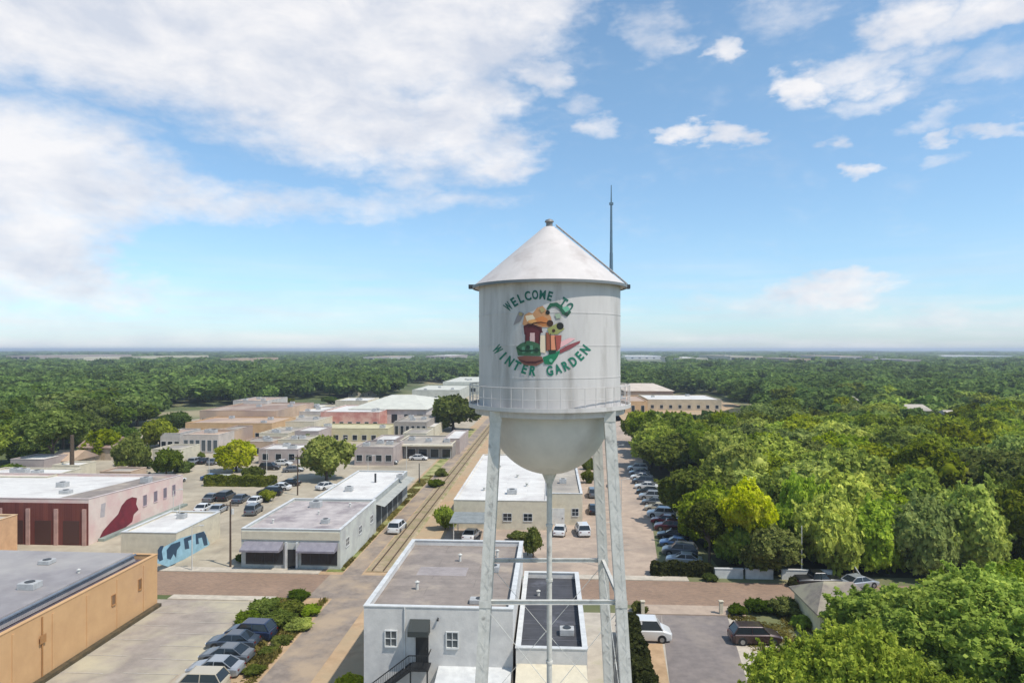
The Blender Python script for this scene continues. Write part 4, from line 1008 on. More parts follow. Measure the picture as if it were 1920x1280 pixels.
# J: low pale building with the blue lettered wall
sJ = -49.0; tJ0, tJ1 = 86.6, 98.5
rJ, w, l = shell_box('pale_lettered_building', 'low pale building with blue graffiti-like letters along its side wall', sJ-7.5, sJ, tJ0, tJ1, 4.0, M_cream, M_whiteroof, .2, M_white)
wall_patch(rJ, sJ, 0, tJ0, w, [(985,520),(1035,420),(1140,365),(1290,320),(1325,400),(1300,440),(1160,500),(1060,545)], mat('letter_halo', (150,190,206), scale=1), .006, 3.37, (0,900), 'letter_ground')
for L_ in ([(995,440),(1012,415),(1035,412),(1022,450),(1030,500),(1008,512),(995,490)],
           [(1052,440),(1080,405),(1138,385),(1140,410),(1118,440),(1112,490),(1096,465),(1078,500),(1055,495)],
           [(1160,368),(1217,345),(1212,372),(1188,382),(1196,430),(1168,436)],
           [(1235,338),(1285,322),(1302,345),(1312,408),(1288,412),(1275,360),(1252,366),(1256,400),(1238,404)]):
    wall_patch(rJ, sJ, 0, tJ0, w, L_, mat_plain('letter_blue', (40,66,88), .6), .012, 3.37, (0,900), 'painted_letter')
for (x, y) in ((3, 8),): roof_unit(rJ, x, y, 3.8, 1.1, 1.0, .7)
vent(rJ, 2, 10, 3.8)

# the town centre behind
def simple(name, label, xl, xr, yf, h, yb, wm, rm, par=.25, cap=None, nwin=4, wz=1.0, wh=1.5, ww=1.4, mg=None, side=0, door=True, group=None, rng=None):
    s0, s1, t0, t1 = bpx(xl, xr, yf, h, yb)
    r_, w, l = shell_box(name, label, s0, s1, t0, t1, h, wm, rm, par, cap or wm, group=group)
    for k in range(nwin): fwin(None, r_, 'f', w, l, w*(k+.5)/nwin + .01, wz, min(ww, w/nwin*.7), wh, M_white, mg or M_glass, mull=False)
    for k in range(side): fwin(None, r_, 'r', w, l, l*(k+.5)/side, wz, min(1.4, l/side*.6), wh, M_white, mg or M_glass, mull=False)
    if w > 8 and l > 8:
        rg = random.Random(hash(label) % 1000 if False else len(label))
        for k in range(3): roof_unit(r_, rg.uniform(1, w-3), rg.uniform(1, l-3), h-par, 1.6, 1.3, .9)
    return r_, w, l
M_tanroof = mat('tan_roof', (196,170,142), (176,150,126), rgb3=(160,138,124), scale=.4, scale3=.1)
M_brownroof = mat('brown_roof', (146,120,104), (124,100,88), rgb3=(166,148,132), scale=.5, scale3=.1)
M_orangeband = mat('orange_band', (200,166,124), (182,148,110), scale=.5)
M_pinkwall = mat('pink_red_wall', (192,134,120), (172,112,102), rgb3=(206,166,148), scale=.6, scale3=.2)
M_greenish = mat('pale_green_roof', (200,198,184), (184,182,170), scale=.3)
M_mauvewall = mat('mauve_wall', (176,162,154), (158,144,138), scale=.5)
r_, w, l = simple('flat_store', 'low storefront with cream canopy edge and dark openings near the railway', 738, 848, 833, 3.6, 816, mat('storefront', (150,142,134), scale=.5), M_beigeroof, cap=M_cream, nwin=5, wz=.3, wh=2.2, ww=2.2)
MB().box(-.3, w+.3, -1.6, -.06, 3.3, 3.68).build('canopy', M_cream, r_)
simple('small_white_store', 'small white building with mauve gable wall beside the railway', 832, 862, 822, 4.2, 806, M_mauvewall, M_whiteroof, nwin=1)
simple('columned_store', 'grey building with tall dark bays behind the cream canopy store', 738, 800, 791, 5.2, 778, mat('bay_wall', (160,150,140), scale=.5), M_beigeroof, nwin=6, wz=.4, wh=3.6, ww=1.0)
simple('shed_roof_store', 'little pale-roofed shed left of the dark oak\'s foot', 785, 815, 800, 3.5, 790, M_cream, M_whiteroof, nwin=1)
r_, w, l = simple('hipped_hall', 'large hall with pale hipped roof left of the dark oak', 655, 800, 767, 6.0, 748, mat('hall_wall', (196,186,180), scale=.4), M_whiteroof, nwin=6, wz=1.0, wh=3.2, ww=2.2)
gable(r_, 0, w, 0, l, 6.1, 3.6, M_greenish, 'x', .6, .35, 'hip_roof')
simple('red_store', 'low building with pink and red front in the middle of the town', 600, 712, 772, 6.0, 759, M_pinkwall, M_whiteroof, cap=mat('white_cap', (214,202,192)), nwin=7, wz=.5, wh=2.0)
simple('yellow_store', 'cream yellow low building in front of the red-fronted one', 585, 728, 803, 4.0, 794, mat('yellow_wall', (192,182,146), (176,166,130), scale=.5), mat('yellow_roof', (200,190,152), scale=.5), nwin=8, wz=.5)
simple('mauve_block', 'mauve grey block right of the bushy tree', 664, 738, 838, 4.4, 826, M_mauvewall, M_beigeroof, nwin=4)
simple('orange_row', 'long low building with orange front in the left of the town', 345, 512, 793, 5.0, 781, M_orangeband, M_tanroof, nwin=9, wz=.4, wh=1.6)
simple('brown_roof_block', 'wide block with brown roof behind the orange-fronted row', 372, 520, 770, 7.0, 754, M_tanroof, M_brownroof, nwin=9, wz=3.0, wh=1.4)
simple('pale_windowed_block', 'pale violet block with a row of tall windows behind the yellow-green tree', 342, 410, 815, 5.0, 803, mat('violet_wall', (196,184,172), scale=.5), M_tanroof, nwin=6, wz=.6, wh=3.0, ww=1.1, mg=M_glass2)
simple('cream_house', 'cream house right of the yellow-green tree', 485, 540, 812, 4.0, 800, M_cream, M_beigeroof, nwin=3)
simple('cream_store', 'pale store with light roof between the orange row and the red front', 520, 590, 790, 4.5, 778, M_cream, M_beigeroof, nwin=4)
simple('grey_store', 'pale grey store behind the cream ones', 525, 600, 771, 5.0, 762, mat('dove_wall', (190,184,176), scale=.5), M_whiteroof, nwin=4)
simple('greyish_annexe', 'grey low annexe beside the parked cars, left of the bushy tree', 484, 560, 842, 3.6, 832, M_mauvewall, M_whiteroof, nwin=3)
simple('far_pale_hall', 'wide pale hall behind the oak, left of the tank', 830, 912, 716, 8.0, 706, mat('far_wall', (188,188,176), scale=.3), M_greenish, nwin=5, wz=2, wh=2.4, ww=3)
simple('far_pale_shed', 'long pale shed in front of the wide far hall', 772, 862, 731, 6.0, 722, mat('far_wall', (188,188,176), scale=.3), M_greenish, nwin=5, wz=1)
simple('long_white_shed', 'long low shed with white roof end, right of the tank before the wood', 1215, 1352, 749, 5.0, 740, mat('shed_wall', (192,176,148), scale=.4), M_whiteroof, nwin=8, wz=1)
simple('tan_shed', 'tan shed with dark openings at the left end of the long white shed', 1160, 1214, 752, 5.2, 742, M_orangeband, M_tanroof, nwin=3, wz=.3, wh=3)
r_, w, l = simple('tan_roof_hall', 'pinkish tan roofed hall behind the long white shed', 1172, 1262, 733, 6.0, 722, M_tanroof, M_tanroof, nwin=5, wz=1)
gable(r_, 0, w, 0, l, 6.1, 2.6, mat('pinktan_roof', (204,190,172), (186,170,154), scale=.2), 'x', .6, .25, 'hip_roof')
simple('horizon_warehouse', 'white warehouse far off on the horizon just right of the tank', 1166, 1246, 667.5, 9.0, 664, M_white, M_whiteroof, nwin=6, wz=2, wh=3, ww=6)
simple('horizon_shed', 'long pale roof far off at the right end of the horizon', 1772, 1905, 667, 9.0, 664, M_white, M_whiteroof, nwin=6, wz=2, wh=3, ww=6)
PAL = [(M_cream, M_beigeroof), (M_mauvewall, M_whiteroof), (M_tanroof, M_beigeroof), (M_cream, M_whiteroof), (mat('dove_wall', (190,184,176), scale=.5), M_tanroof)]
for i, (xl, xr, yf, h, yb, lb) in enumerate([(520,578,824,4.0,816,'cream low shop between the grey annexe and the bushy tree\'s crown'),(552,598,808,4.5,799,'pale shop directly left of the yellow store'),(452,512,828,3.8,819,'tan-roofed shop behind the round yellow-green tree, right side'),
      (548,594,765,5.0,758,'small pale block left of the red-fronted store'),(436,502,751,8.0,744,'pale block farthest back over the brown roof'),(285,340,842,4.0,832,'pale shed left of the windowed block'),(18,84,861,4.5,851,'cream shed among the trees at the left edge'),
      (186,246,884,3.6,875,'low pale shed behind the mural building'),(628,690,751,7.0,745,'tan block behind the red-fronted store'),(300,338,812,4.5,803,'tan shed at the left end of the orange row'),(755,800,812,3.8,803,'little grey shop behind the cream canopy'),
      (700,742,824,3.6,815,'beige shop left of the cream canopy storefront'),(408,440,806,5.2,797,'small annexe between the windowed block and the orange row'),(96,150,872,3.8,864,'cream shed right behind the stone house')]):
    wm, rm = PAL[i % 5]; simple('low_shop', lb, xl, xr, yf, h, yb, wm, rm, nwin=3, wz=.7)
for i, (x, y, wp, h, lb) in enumerate([(40,666.5,60,17,'faint pale building on the left horizon'),(135,670,46,15,'pale building near the left horizon above the woods'),(245,668,40,16,'grey-white building on the horizon, left of centre-left'),(430,672,36,15,'small white building in the far left woods'),
      (705,669,50,15,'pale building on the horizon above the red front'),(820,667,44,16,'pale building on the horizon left of the tank'),(1300,671,54,15,'white building in the far woods right of the tank'),(1400,667.5,60,17,'long pale building on the right horizon'),
      (1500,672,40,15,'white building in the far woods above the yellow tree'),(1610,668,70,16,'long pale building on the horizon, right of centre-right'),(1710,674,34,14,'small pale building in the far right woods')]):
    simple('far_building', lb, x-wp/2, x+wp/2, y, h, y-2.2, *PAL[(i*2+1) % 5], nwin=5, wz=h*.6, wh=h*.25, ww=8)
# left edge
simple('pale_roof_store', 'pale cream low store at the left edge behind the brick arcade', -70, 92, 893, 5.4, 876, M_cream, M_whiteroof, nwin=6)
def house(name, label, xc, yb, wpx, depth, hw, rise, wm, rm, axis='x', hip=.0):
    p = at(xc, yb); sc = p.y / F; w = wpx*sc; s, t = ST(xc, yb)
    root = thing(name, W(s-w/2, t, 0), label, 'house', None, -TH)
    MB().box(0, w, 0, depth, -.2, hw-.16).build('wall', wm, root); gable(root, 0, w, 0, depth, hw, rise, rm, axis, .45, hip)
    n = max(1, int(w/3))
    for k in range(n):
        if k == n//2 and n > 1: fdoor(root, 'f', w, w*(k+.5)/n, .02, .95, 2.05, M_wood)
        else: fwin(None, root, 'f', w, depth, w*(k+.5)/n, .95, .9, 1.15, M_white, M_glass, mull=False)
    for k in range(2): fwin(None, root, 'r', w, depth, depth*(k+.5)/2, .95, .9, 1.15, M_white, M_glass, mull=False)
    return root, w
M_hiproof = mat('shingle_roof', (142,130,118), (122,112,102), rgb3=(158,150,126), scale=1.2, scale3=.3, rough=.95, bump=.3)
house('brown_roof_house', 'small brown-roofed house among the trees left of the town', 178, 862, 62, 9, 3.2, 2.2, mat('stone_wall', (176,158,136), scale=.8), M_brownroof)
house('stone_house', 'little stone house beside the tall brown trunk', 112, 892, 44, 8, 3.4, 1.8, mat('stone_wall', (176,158,136), scale=.8), M_tanroof)
house('shingle_house', 'small house with hipped shingle roof half hidden by the corner tree', 1600, 1200, 122, 7.0, 2.6, 1.9, mat('pale_yellow_wall', (226,216,176), (206,196,156), scale=1), M_hiproof, 'x', .3)
house('cream_roof_house', 'cream-roofed little house peeping from the wood behind the town', 675, 744, 44, 12, 5, 3, M_cream, mat('buff_roof', (176,160,126), scale=.5))
for i, (x, y, wpx, lb) in enumerate(((565,690,34,'pale roof peeping from the left wood above the red front'), (1298,684,40,'pale roof in the far wood right of the tank'), (1590,748,44,'pale house roof showing in the middle of the right-hand wood'), (1725,764,40,'yellowish roof in the right-hand wood below the dark tree'), (1800,776,34,'light roof at the right of the wood among yellow-green crowns'))):
    p = at(x, y, 9.5); s_, t_ = p.x*CT - p.y*SN, p.x*SN + p.y*CT; w = wpx*p.y/F
    root = thing('wood_house', W(s_-w/2, t_, 0), lb, 'house', None, -TH); MB().box(0, w, 0, 9, -.2, 8.4).build('wall', M_cream, root); gable(root, 0, w, 0, 9, 8.55, 1.7, M_beigeroof, 'x', .5, .1)
    for k in range(3): fwin(None, root, 'f', w, 9, w*(k+.5)/3, 5.4, .9, 1.3, M_white, M_glass, mull=False)
# grey carport behind the block
s_, t_ = ST(880, 1015); root = thing('carport', W(s_-2.3, t_, 0), 'open grey carport between the small green tree and the tower leg', 'carport', None, -TH)
MB().add([(-.6,-.4,2.7),(5.2,-.4,2.7),(5.2,5,3.0),(-.6,5,3.0),(-.6,-.4,2.85),(5.2,-.4,2.85),(5.2,5,3.15),(-.6,5,3.15)], [(0,3,2,1),(4,5,6,7),(0,1,5,4),(1,2,6,5),(2,3,7,6),(3,0,4,7)]).build('roof', mat('carport_roof', (136,140,138), (116,120,118), scale=1), root)
for (x, y) in ((0,0),(4.6,0),(0,4.6),(4.6,4.6)): MB().box(x-.06, x+.06, y-.06, y+.06, 0, 2.72 + y*.05).build('post', M_steel, root)

# ------------------------------------------------------------------ railway
def railway(t0, t1, label):
    root = thing('railway_track', W(-21.8, t0, 0), label, 'railway track', None, -TH); l = t1 - t0
    b = MB(); b.add([(-1.6,0,.04),(1.6,0,.04),(1.25,0,.16),(-1.25,0,.16),(-1.6,l,.04),(1.6,l,.04),(1.25,l,.16),(-1.25,l,.16)], [(0,1,2,3),(3,2,6,7),(1,5,6,2),(0,3,7,4),(7,6,5,4)]); b.build('ballast', M_ballast, root)
    s = MB(); k = .3
    while k < l-.3: s.box(-1.2, 1.2, k-.11, k+.11, .1, .185); k += .62
    s.build('sleepers', M_wood, root)
    for x in (-.72, .72):
        r_ = MB().box(x-.035, x+.035, 0, l, .32, .36).box(x-.012, x+.012, 0, l, .225, .32).box(x-.07, x+.07, 0, l, .212, .225); r_.build('rail', M_rust, root)
railway(T_ST1+1.2, 300, 'old railway track running away from the street crossing beside the trail')

# ------------------------------------------------------------------ cars
PAINT = {}
def paint(n, rgb, met=.3):
    if n not in PAINT: PAINT[n] = mat_plain('paint_'+n, rgb, .3, met if met else 0, .6)
    return PAINT[n]
M_tyre = mat_plain('tyre', (28,28,29), .9); M_rim = mat_plain('rim', (150,152,154), .35, .8); M_lamp = mat_plain('headlamp', (214,218,220), .15); M_tail = mat_plain('taillamp', (120,20,18), .3)
def sect(x, hw, z0, z1, r=.12):
    return [(x,-hw+.04,z0),(x,-hw,z0+r),(x,-hw,z1-r*1.2),(x,-hw+r,z1),(x,hw-r,z1),(x,hw,z1-r*1.2),(x,hw,z0+r),(x,hw-.04,z0)]
def make_car(kind):
    root = bpy.data.objects.new('parked_car', None); COL.objects.link(root); P = paint('white', (206,206,204), 0)
    spec = {
     'sedan': dict(L=4.7, W=.9, hood=.86, deck=.95, belt=.95, roof=1.44, c=(1.1,.35,-.95,-1.75), wb=1.38, wr=.32),
     'suv':   dict(L=4.8, W=.95, hood=1.05, deck=1.1, belt=1.12, roof=1.74, c=(1.15,.55,-1.75,-2.2), wb=1.42, wr=.37),
     'van':   dict(L=5.3, W=1.0, hood=1.2, deck=1.25, belt=1.25, roof=2.1, c=(1.75,1.2,-2.4,-2.6), wb=1.65, wr=.36),
     'pickup':dict(L=5.6, W=.98, hood=1.1, deck=1.08, belt=1.12, roof=1.8, c=(1.0,.45,-.75,-.95), wb=1.75, wr=.39)}[kind]
    h = spec['L']/2; Wd = spec['W']; hd = spec['hood']; dk = spec['deck']; c = spec['c']; wb = spec['wb']; wr = spec['wr']; be = spec['belt']
    b = MB(); gc = .22
    xs = [(h, Wd*.72, .36, hd*.68), (h-.12, Wd*.9, gc+.04, hd*.8), (h-.5, Wd*.98, gc, hd*.93), (c[0], Wd, gc, be), (0, Wd, gc, be), (c[3]+.1, Wd, gc, be), (-h+.45, Wd*.98, gc, dk), (-h+.1, Wd*.93, gc+.05, dk*.95), (-h, Wd*.8, .38, dk*.78)]
    b.loft([sect(*q) for q in xs]); body = b.build('body', P, root, smooth=True)
    # wheel arches
    ar = MB()
    for sx in (-1, 1):
        for sy in (-1, 1):
            y0 = sy*(Wd+.004); ar.tube((sx*wb, y0-sy*.2, wr+.02), (sx*wb, y0, wr+.02), wr+.07, n=16)
    ar.build('wheel_arch', M_iron, root)
    g = MB(); t = .14; rf = spec['roof']
    def cs(x, hw, z): return (x, -hw, z), (x, hw, z)
    secs = [[(c[0],-Wd+.06,be-.03),(c[1],-Wd+t+.08,rf-.05),(c[2],-Wd+t+.08,rf-.05),(c[3],-Wd+.06,be-.03)], [(c[0],Wd-.06,be-.03),(c[1],Wd-t-.08,rf-.05),(c[2],Wd-t-.08,rf-.05),(c[3],Wd-.06,be-.03)]]
    g.loft(secs); g.build('windows', M_glass, root)
    r_ = MB(); r_.loft([[(c[1]+.06,-Wd+t+.06,rf-.055),(c[1]-.1,-Wd+t+.12,rf),(c[2]+.1,-Wd+t+.12,rf),(c[2]-.04,-Wd+t+.06,rf-.055)], [(c[1]+.06,Wd-t-.06,rf-.055),(c[1]-.1,Wd-t-.12,rf),(c[2]+.1,Wd-t-.12,rf),(c[2]-.04,Wd-t-.06,rf-.055)]])
    for sy in (-1, 1):
        for (xa, xb) in ((c[0], c[1]+.02), ((c[1]+c[2])/2+.1, (c[1]+c[2])/2+.1), (c[3], c[2]-.02)):
            r_.bar((xa, sy*(Wd-.05), be-.02), (xb, sy*(Wd-t-.06), rf-.04), .06, .07)
    if kind == 'van': r_.loft([[(x, -Wd+.10, be), (x, -Wd+t+.05, rf-.08), (x, Wd-t-.05, rf-.08), (x, Wd-.10, be)] for x in (-.2, c[3]+.1)])
    r_.build('roof_panel', P, root)
    if kind == 'pickup': MB().box(-h+.25, c[3]-.15, -Wd+.12, Wd-.12, dk+.002, dk+.03).build('truck_bed', M_iron, root)
    for sx in (-1, 1):
        for sy in (-1, 1):
            w_ = MB().tube((sx*wb, sy*(Wd-.2), wr), (sx*wb, sy*(Wd+.02), wr), wr, n=18).build('wheel', M_tyre, root)
            MB().tube((sx*wb, sy*(Wd+.0), wr), (sx*wb, sy*(Wd+.03), wr), wr*.6, n=12).build('rim', M_rim, w_)
    for sy in (-1, 1):
        MB().box(h-.14, h-.02, sy*Wd*.62-.16, sy*Wd*.62+.16, hd*.6, hd*.72).build('headlight', M_lamp, root)
        MB().box(-h+.0, -h+.09, sy*Wd*.66-.13, sy*Wd*.66+.13, dk*.66, dk*.82).build('taillight', M_tail, root)
    return root
PROTO = {}
COLRS = {'white':(214,214,212),'silver':(158,162,166),'grey':(104,108,112),'black':(34,35,38),'navy':(40,52,78),'blue':(64,92,132),'red':(124,32,34),'maroon':(84,34,42),'beige':(176,166,146),'brown':(62,44,44),'slate':(74,84,96)}
def car(kind, colr, x, y, ang, label, group):
    """x, y: photo pixel of the spot on the ground below the car's middle; ang: heading in grid degrees (0 = pointing right)"""
    if kind not in PROTO: PROTO[kind] = make_car(kind); o = PROTO[kind]
    else: o = copy_tree(PROTO[kind])
    p = at(x, y); o.location = p; o.rotation_euler = (0, 0, R(ang) - TH); tag(o, label, {'van':'van','pickup':'pickup truck'}.get(kind, 'car'), group)
    for ch in o.children:
        if ch.name.split('.')[0] in ('body', 'roof_panel'):
            ch.material_slots[0].link = 'OBJECT'; ch.material_slots[0].material = paint(colr, COLRS[colr], 0 if colr in ('white','beige') else .3)
    return o
G1 = 'cars parked in the lot beside the orange building'
car('suv', 'navy', 470, 1196, 178, 'dark blue car at the far end of the left lot, by the bushes', G1)
car('sedan', 'slate', 437, 1212, 182, 'slate blue car next to the dark blue one in the left lot', G1)
car('sedan', 'grey', 425, 1238, 178, 'grey car, third from the bushes in the left lot', G1)
car('sedan', 'silver', 404, 1263, 180, 'silver car near the bottom edge of the left lot', G1)
car('suv', 'beige', 372, 1294, 181, 'pale car cut by the bottom edge of the left lot', G1)
G2 = 'cars parked in a row along the right-hand wood'
row = [('sedan','silver',1283,1056,'pale silver car nearest the dark hedge'), ('suv','grey',1275,1040,'grey car second from the dark hedge'), ('sedan','blue',1268,1024,'blue-grey car third from the dark hedge'),
       ('sedan','black',1262,1009,'black car fourth from the dark hedge'), ('suv','maroon',1256,994,'maroon car just before the pale ones in the row'), ('sedan','red',1248,981,'red-brown car beside the maroon one'), ('suv','white',1240,969,'white car in the middle of the row by the wood'),
       ('sedan','beige',1234,957,'beige car beyond the white one in the middle of the row'), ('sedan','grey',1228,946,'dark grey car beyond the beige one'), ('suv','silver',1222,936,'silver car halfway up the row by the wood'), ('sedan','black',1216,926,'black car beyond the halfway silver one'),
       ('sedan','white',1212,916,'white car low in the far third of the row'), ('suv','slate',1207,907,'slate car in the far third of the row'), ('sedan','white',1203,898,'white car third from the far end of the row'), ('sedan','silver',1199,890,'silver car second from the far end of the row'), ('suv','white',1196,882,'white car at the far end of the row by the wood')]
for (k, c_, x, y, lb) in row: car(k, c_, x, y, 168 + random.uniform(-3, 3), lb, G2)
G3 = 'cars in the car park behind the mural building'
lot = [('sedan','grey',398,938,0),('suv','black',424,936,0),('sedan','slate',452,940,0),('sedan','white',480,944,0),('suv','grey',476,962,4),('sedan','white',382,958,3),('sedan','silver',410,960,2),('suv','black',506,928,90),('sedan','white',524,918,90),('sedan','black',542,910,90)]
ln = ['grey car at the left end of the near row behind the hedge','black car second from the left behind the hedge','slate car third from the left behind the hedge','white car right of the slate one behind the hedge','grey car in the lane beside the brown utility pole','white car low at the left of the car park','silver car beside the low white one in the car park','black car at the right side of the car park','white car beyond the black one at the right of the car park','small black car at the foot of the bushy tree']
for (k, c_, x, y, a), lb in zip(lot, ln): car(k, c_, x, y, 90 + a, lb, G3)
G4 = 'cars standing in the town streets'
for (k, c_, x, y, a, lb) in [('suv','black',506,880,0,'black car in front of the grey annexe, by the yellow-green tree'),('sedan','white',530,872,0,'white car right of the black one by the grey annexe'),('sedan','grey',550,884,20,'grey car beside the bushy tree'),('sedan','black',505,858,0,'black car farther back, between the round tree and the bushy tree'),
                             ('sedan','white',545,858,10,'white car farther back beside the bushy tree'),('suv','white',745,995,86,'white car parked beside the railway by the workshop'),('sedan','beige',265,893,90,'pale car under the dark tree behind the mural building')]: car(k, c_, x, y, a, lb, G4)
G5 = 'vehicles in the yard behind the tower legs'
for (k, c_, x, y, a, lb) in [('sedan','white',1050,1000,84,'white car left of its twin in the yard behind the tower'),('suv','white',1092,1000,96,'white car at the right of the yard behind the tower'),('sedan','white',884,1008,80,'white car under the grey carport'),('sedan','black',1113,960,90,'black car beside the warehouse annexe'),('suv','grey',1112,930,90,'grey car beyond the black one by the warehouse annexe'),('sedan','silver',1150,912,90,'silver car in the side street behind the right tower leg')]: car(k, c_, x, y, a, lb, G5)
for (k, c_, x, y, a, lb) in [('sedan','white',612,916,60,'white car at the foot of the bushy tree'),('sedan','silver',700,868,0,'silver car left in front of the mauve grey block'),('suv','grey',728,870,0,'grey car right in front of the mauve grey block'),('sedan','red',622,838,90,'red car in the street behind the bushy tree'),
                             ('sedan','white',470,838,90,'white car in front of the orange row, right of the round tree'),('suv','black',452,812,90,'black car against the orange row'),('sedan','white',330,905,80,'white car at the back corner of the mural building'),('sedan','silver',560,812,0,'silver car between the cream store and the yellow one'),
                             ('suv','white',425,905,0,'white car in front of the round yellow-green tree'),('sedan','blue',398,900,0,'blue car in front of the pale windowed block'),('sedan','white',785,862,0,'white car at the canopy of the low storefront')]: car(k, c_, x, y, a, lb, G4)
car('van', 'white', 1206, 1197, 0, 'white van beside the right tower leg at the top of the driveway', None)
car('suv', 'brown', 1415, 1203, 2, 'dark brown car parked right of the driveway under the corner tree', None)
car('pickup', 'black', 1535, 1098, 4, 'black pickup truck beside the low white walls', None)
car('sedan', 'silver', 1610, 1100, 20, 'silver car in the shade at the right of the brick street', None)

# ------------------------------------------------------------------ small things
def pole(x, yb, ytop, label, arm=True, m=None, r=.14):
    p = at(x, yb); H = HC - (ytop - HZ)*p.y/F; root = thing('utility_pole', p, label, 'utility pole', None, -TH)
    MB().tube((0,0,-.2),(0,0,H), r, r*.7, 10).build('pole', m or M_polewood, root)
    if arm:
        MB().bar((-1.1,0,H-.5),(1.1,0,H-.5),.1,.12).build('crossarm', M_polewood, root)
        for k in (-1, -.5, .5, 1): MB().tube((k,0,H-.44),(k,0,H-.28),.04,.05,6).build('insulator', mat_plain('insulator', (120,110,100), .3), root)
        MB().tube((.28,0,H-1.6),(.28,0,H-.9),.17,.17,10).build('transformer', M_steel, root)
pole(432, 1062, 940, 'brown wooden utility pole left of the corner shop')
pole(558, 928, 852, 'wooden utility pole beside the bushy tree')
pole(1503, 1083, 985, 'slim grey pole at the edge of the wood above the low white walls', False, M_steel, .09)
pole(786, 905, 868, 'dark post on the far side of the workshop roof', False, M_dark, .12)
pole(135, 905, 815, 'tall thick brown trunk-like pole left of the town', False, BARK, .5)
pole(337, 1010, 945, 'slim pale pole between the two mural walls', False, M_steel, .08)
for (sa, sb, lb) in ((20.0, 23.4, 'low white wall right of the dark hedge'), (23.7, 27.0, 'second low white wall, right of the first'), (28.0, 34.0, 'low white wall beside the black pickup')):
    root = thing('low_wall', W(sa, 84.9, 0), lb, 'wall', None, -TH); MB().box(0, sb-sa, 0, .35, -.1, 1.15).build('wall', M_white, root, bevel=.02); MB().box(-.05, sb-sa+.05, -.05, .4, 1.152, 1.23).build('coping', M_white, root)
root = thing('leaning_board', at(1612, 1090), 'pale board leaning in the dark shade right of the pickup', 'board')
MB().bar((-.9,0,2.2),(.5,0,.05),.5,.12).build('plank', M_white, root, bevel=.02); MB().bar((-.7,.3,1.8),(-.2,.9,0),.08,.08).build('prop', M_wood, root)
for i, (x, lb) in enumerate(((1205,'cream post left of the concrete strip by the white van'), (1352,'cream post at the top right of the driveway'))):
    root = thing('gate_post', at(x, 1152), lb, 'post'); MB().box(-.18, .18, -.18, .18, -.1, 1.4).build('shaft', M_cream, root, bevel=.02); MB().box(-.24, .24, -.24, .24, 1.402, 1.5).build('cap', M_cream, root, bevel=.02)
hedge('hedge', 12.6, 19.8, 85.2, 86.7, 1.35, LEAF_HEDGE, 'dark clipped hedge in front of the row of parked cars', 3)
hedge('hedge', -71, -56.5, 136, 137.8, 1.9, LEAF_DARK, 'dark hedge along the back of the car park behind the mural building', 4)
hedge('hedge', 6.6, 8.0, 48, 66, 2.6, LEAF_HEDGE, 'shaggy dark hedge along the right side of the dark-roofed building', 5)
hedge('hedge', -29.4, -28.6, T_ST1+3, T_ST1+12, .6, LEAF_BUSH, 'low hedge strip between the corner shop and the trail', 6)
GB = 'shrubs in the verge between the left lot and the trail'
nm = ['tall', 'wide', 'small', 'round', 'pale', 'low']
for i, (x, y, r_, h, m, lb) in enumerate([(500,1150,1.7,1.7,LEAF_WOOD,'tall olive shrub nearest the brick street'),(540,1152,1.8,1.6,LEAF_BUSH,'yellow-green shrub right of the tall olive one'),(470,1168,1.5,1.5,LEAF_WOOD,'green shrub behind the dark blue car'),
        (520,1175,1.9,1.7,LEAF_WOOD,'wide green shrub in the middle of the verge'),(556,1180,1.6,1.2,LEAF,'bright green shrub beside the trail'),(580,1152,1.3,1.0,LEAF,'small bright shrub closest to the trail crossing'),(530,1205,1.1,.8,LEAF_BUSH,'low dry shrub below the bright green one'),
        (500,1225,1.0,.7,LEAF_BUSH,'low olive shrub beside the slate car'),(475,1262,1.0,.7,LEAF_BUSH,'low dry shrub near the bottom edge of the verge'),(560,1120,1.4,1.0,LEAF_WOOD,'small dark shrub at the kerb of the brick street')]):
    p = at(x, y); bush(p.x, p.y, r_, h, m, lb, GB)
for (x, y, r_, h, m, lb) in [(655,1290,1.2,1.4,LEAF_YEL,'yellow-brown bush against the corner of the white block'),(1380,1150,1.2,1.2,LEAF_WOOD,'small bush above the dark brown car'),(1425,1148,1.5,1.5,LEAF_WOOD,'round bush behind the dark brown car'),(1475,1152,1.9,2.0,LEAF_BUSH,'large olive bush left of the shingle roof'),
        (1505,1175,1.3,1.3,LEAF,'green bush below the shingle-roofed house'),(1330,1088,1.0,1.0,LEAF_DARK,'dark little bush at the end of the dark hedge'),(818,912,1.8,1.7,LEAF_WOOD,'bush on the verge beside the far tracks'),(828,892,1.8,1.9,LEAF_DARK,'dark bush on the verge beyond the other track bush'),
        (972,1012,1.7,1.4,LEAF_BUSH,'low olive bush left of the small olive tree'),(1102,905,1.5,3.0,LEAF_DARK,'tall dark bush at the corner of the warehouse annexe'),(1104,880,1.5,3.2,LEAF_DARK,'tall dark bush beyond the one at the annexe corner'),(1198,1148,.9,1.3,LEAF_BUSH,'small bush next to the cream post'),
        (455,1052,1.0,1.1,LEAF_DARK,'dark bush at the left end of the corner shop'),(1490,1098,1.0,1.2,LEAF_HEDGE,'dry bush between the white walls and the pickup'),(160,1006,.1*18,1.6,LEAF_DARK,'dark bush at the foot of the brick arcade'),
        (500,940,1.6,2.4,LEAF,'bright bush at the right end of the car park hedge')]:
    p = at(x, y); bush(p.x, p.y, r_, h, m, lb)

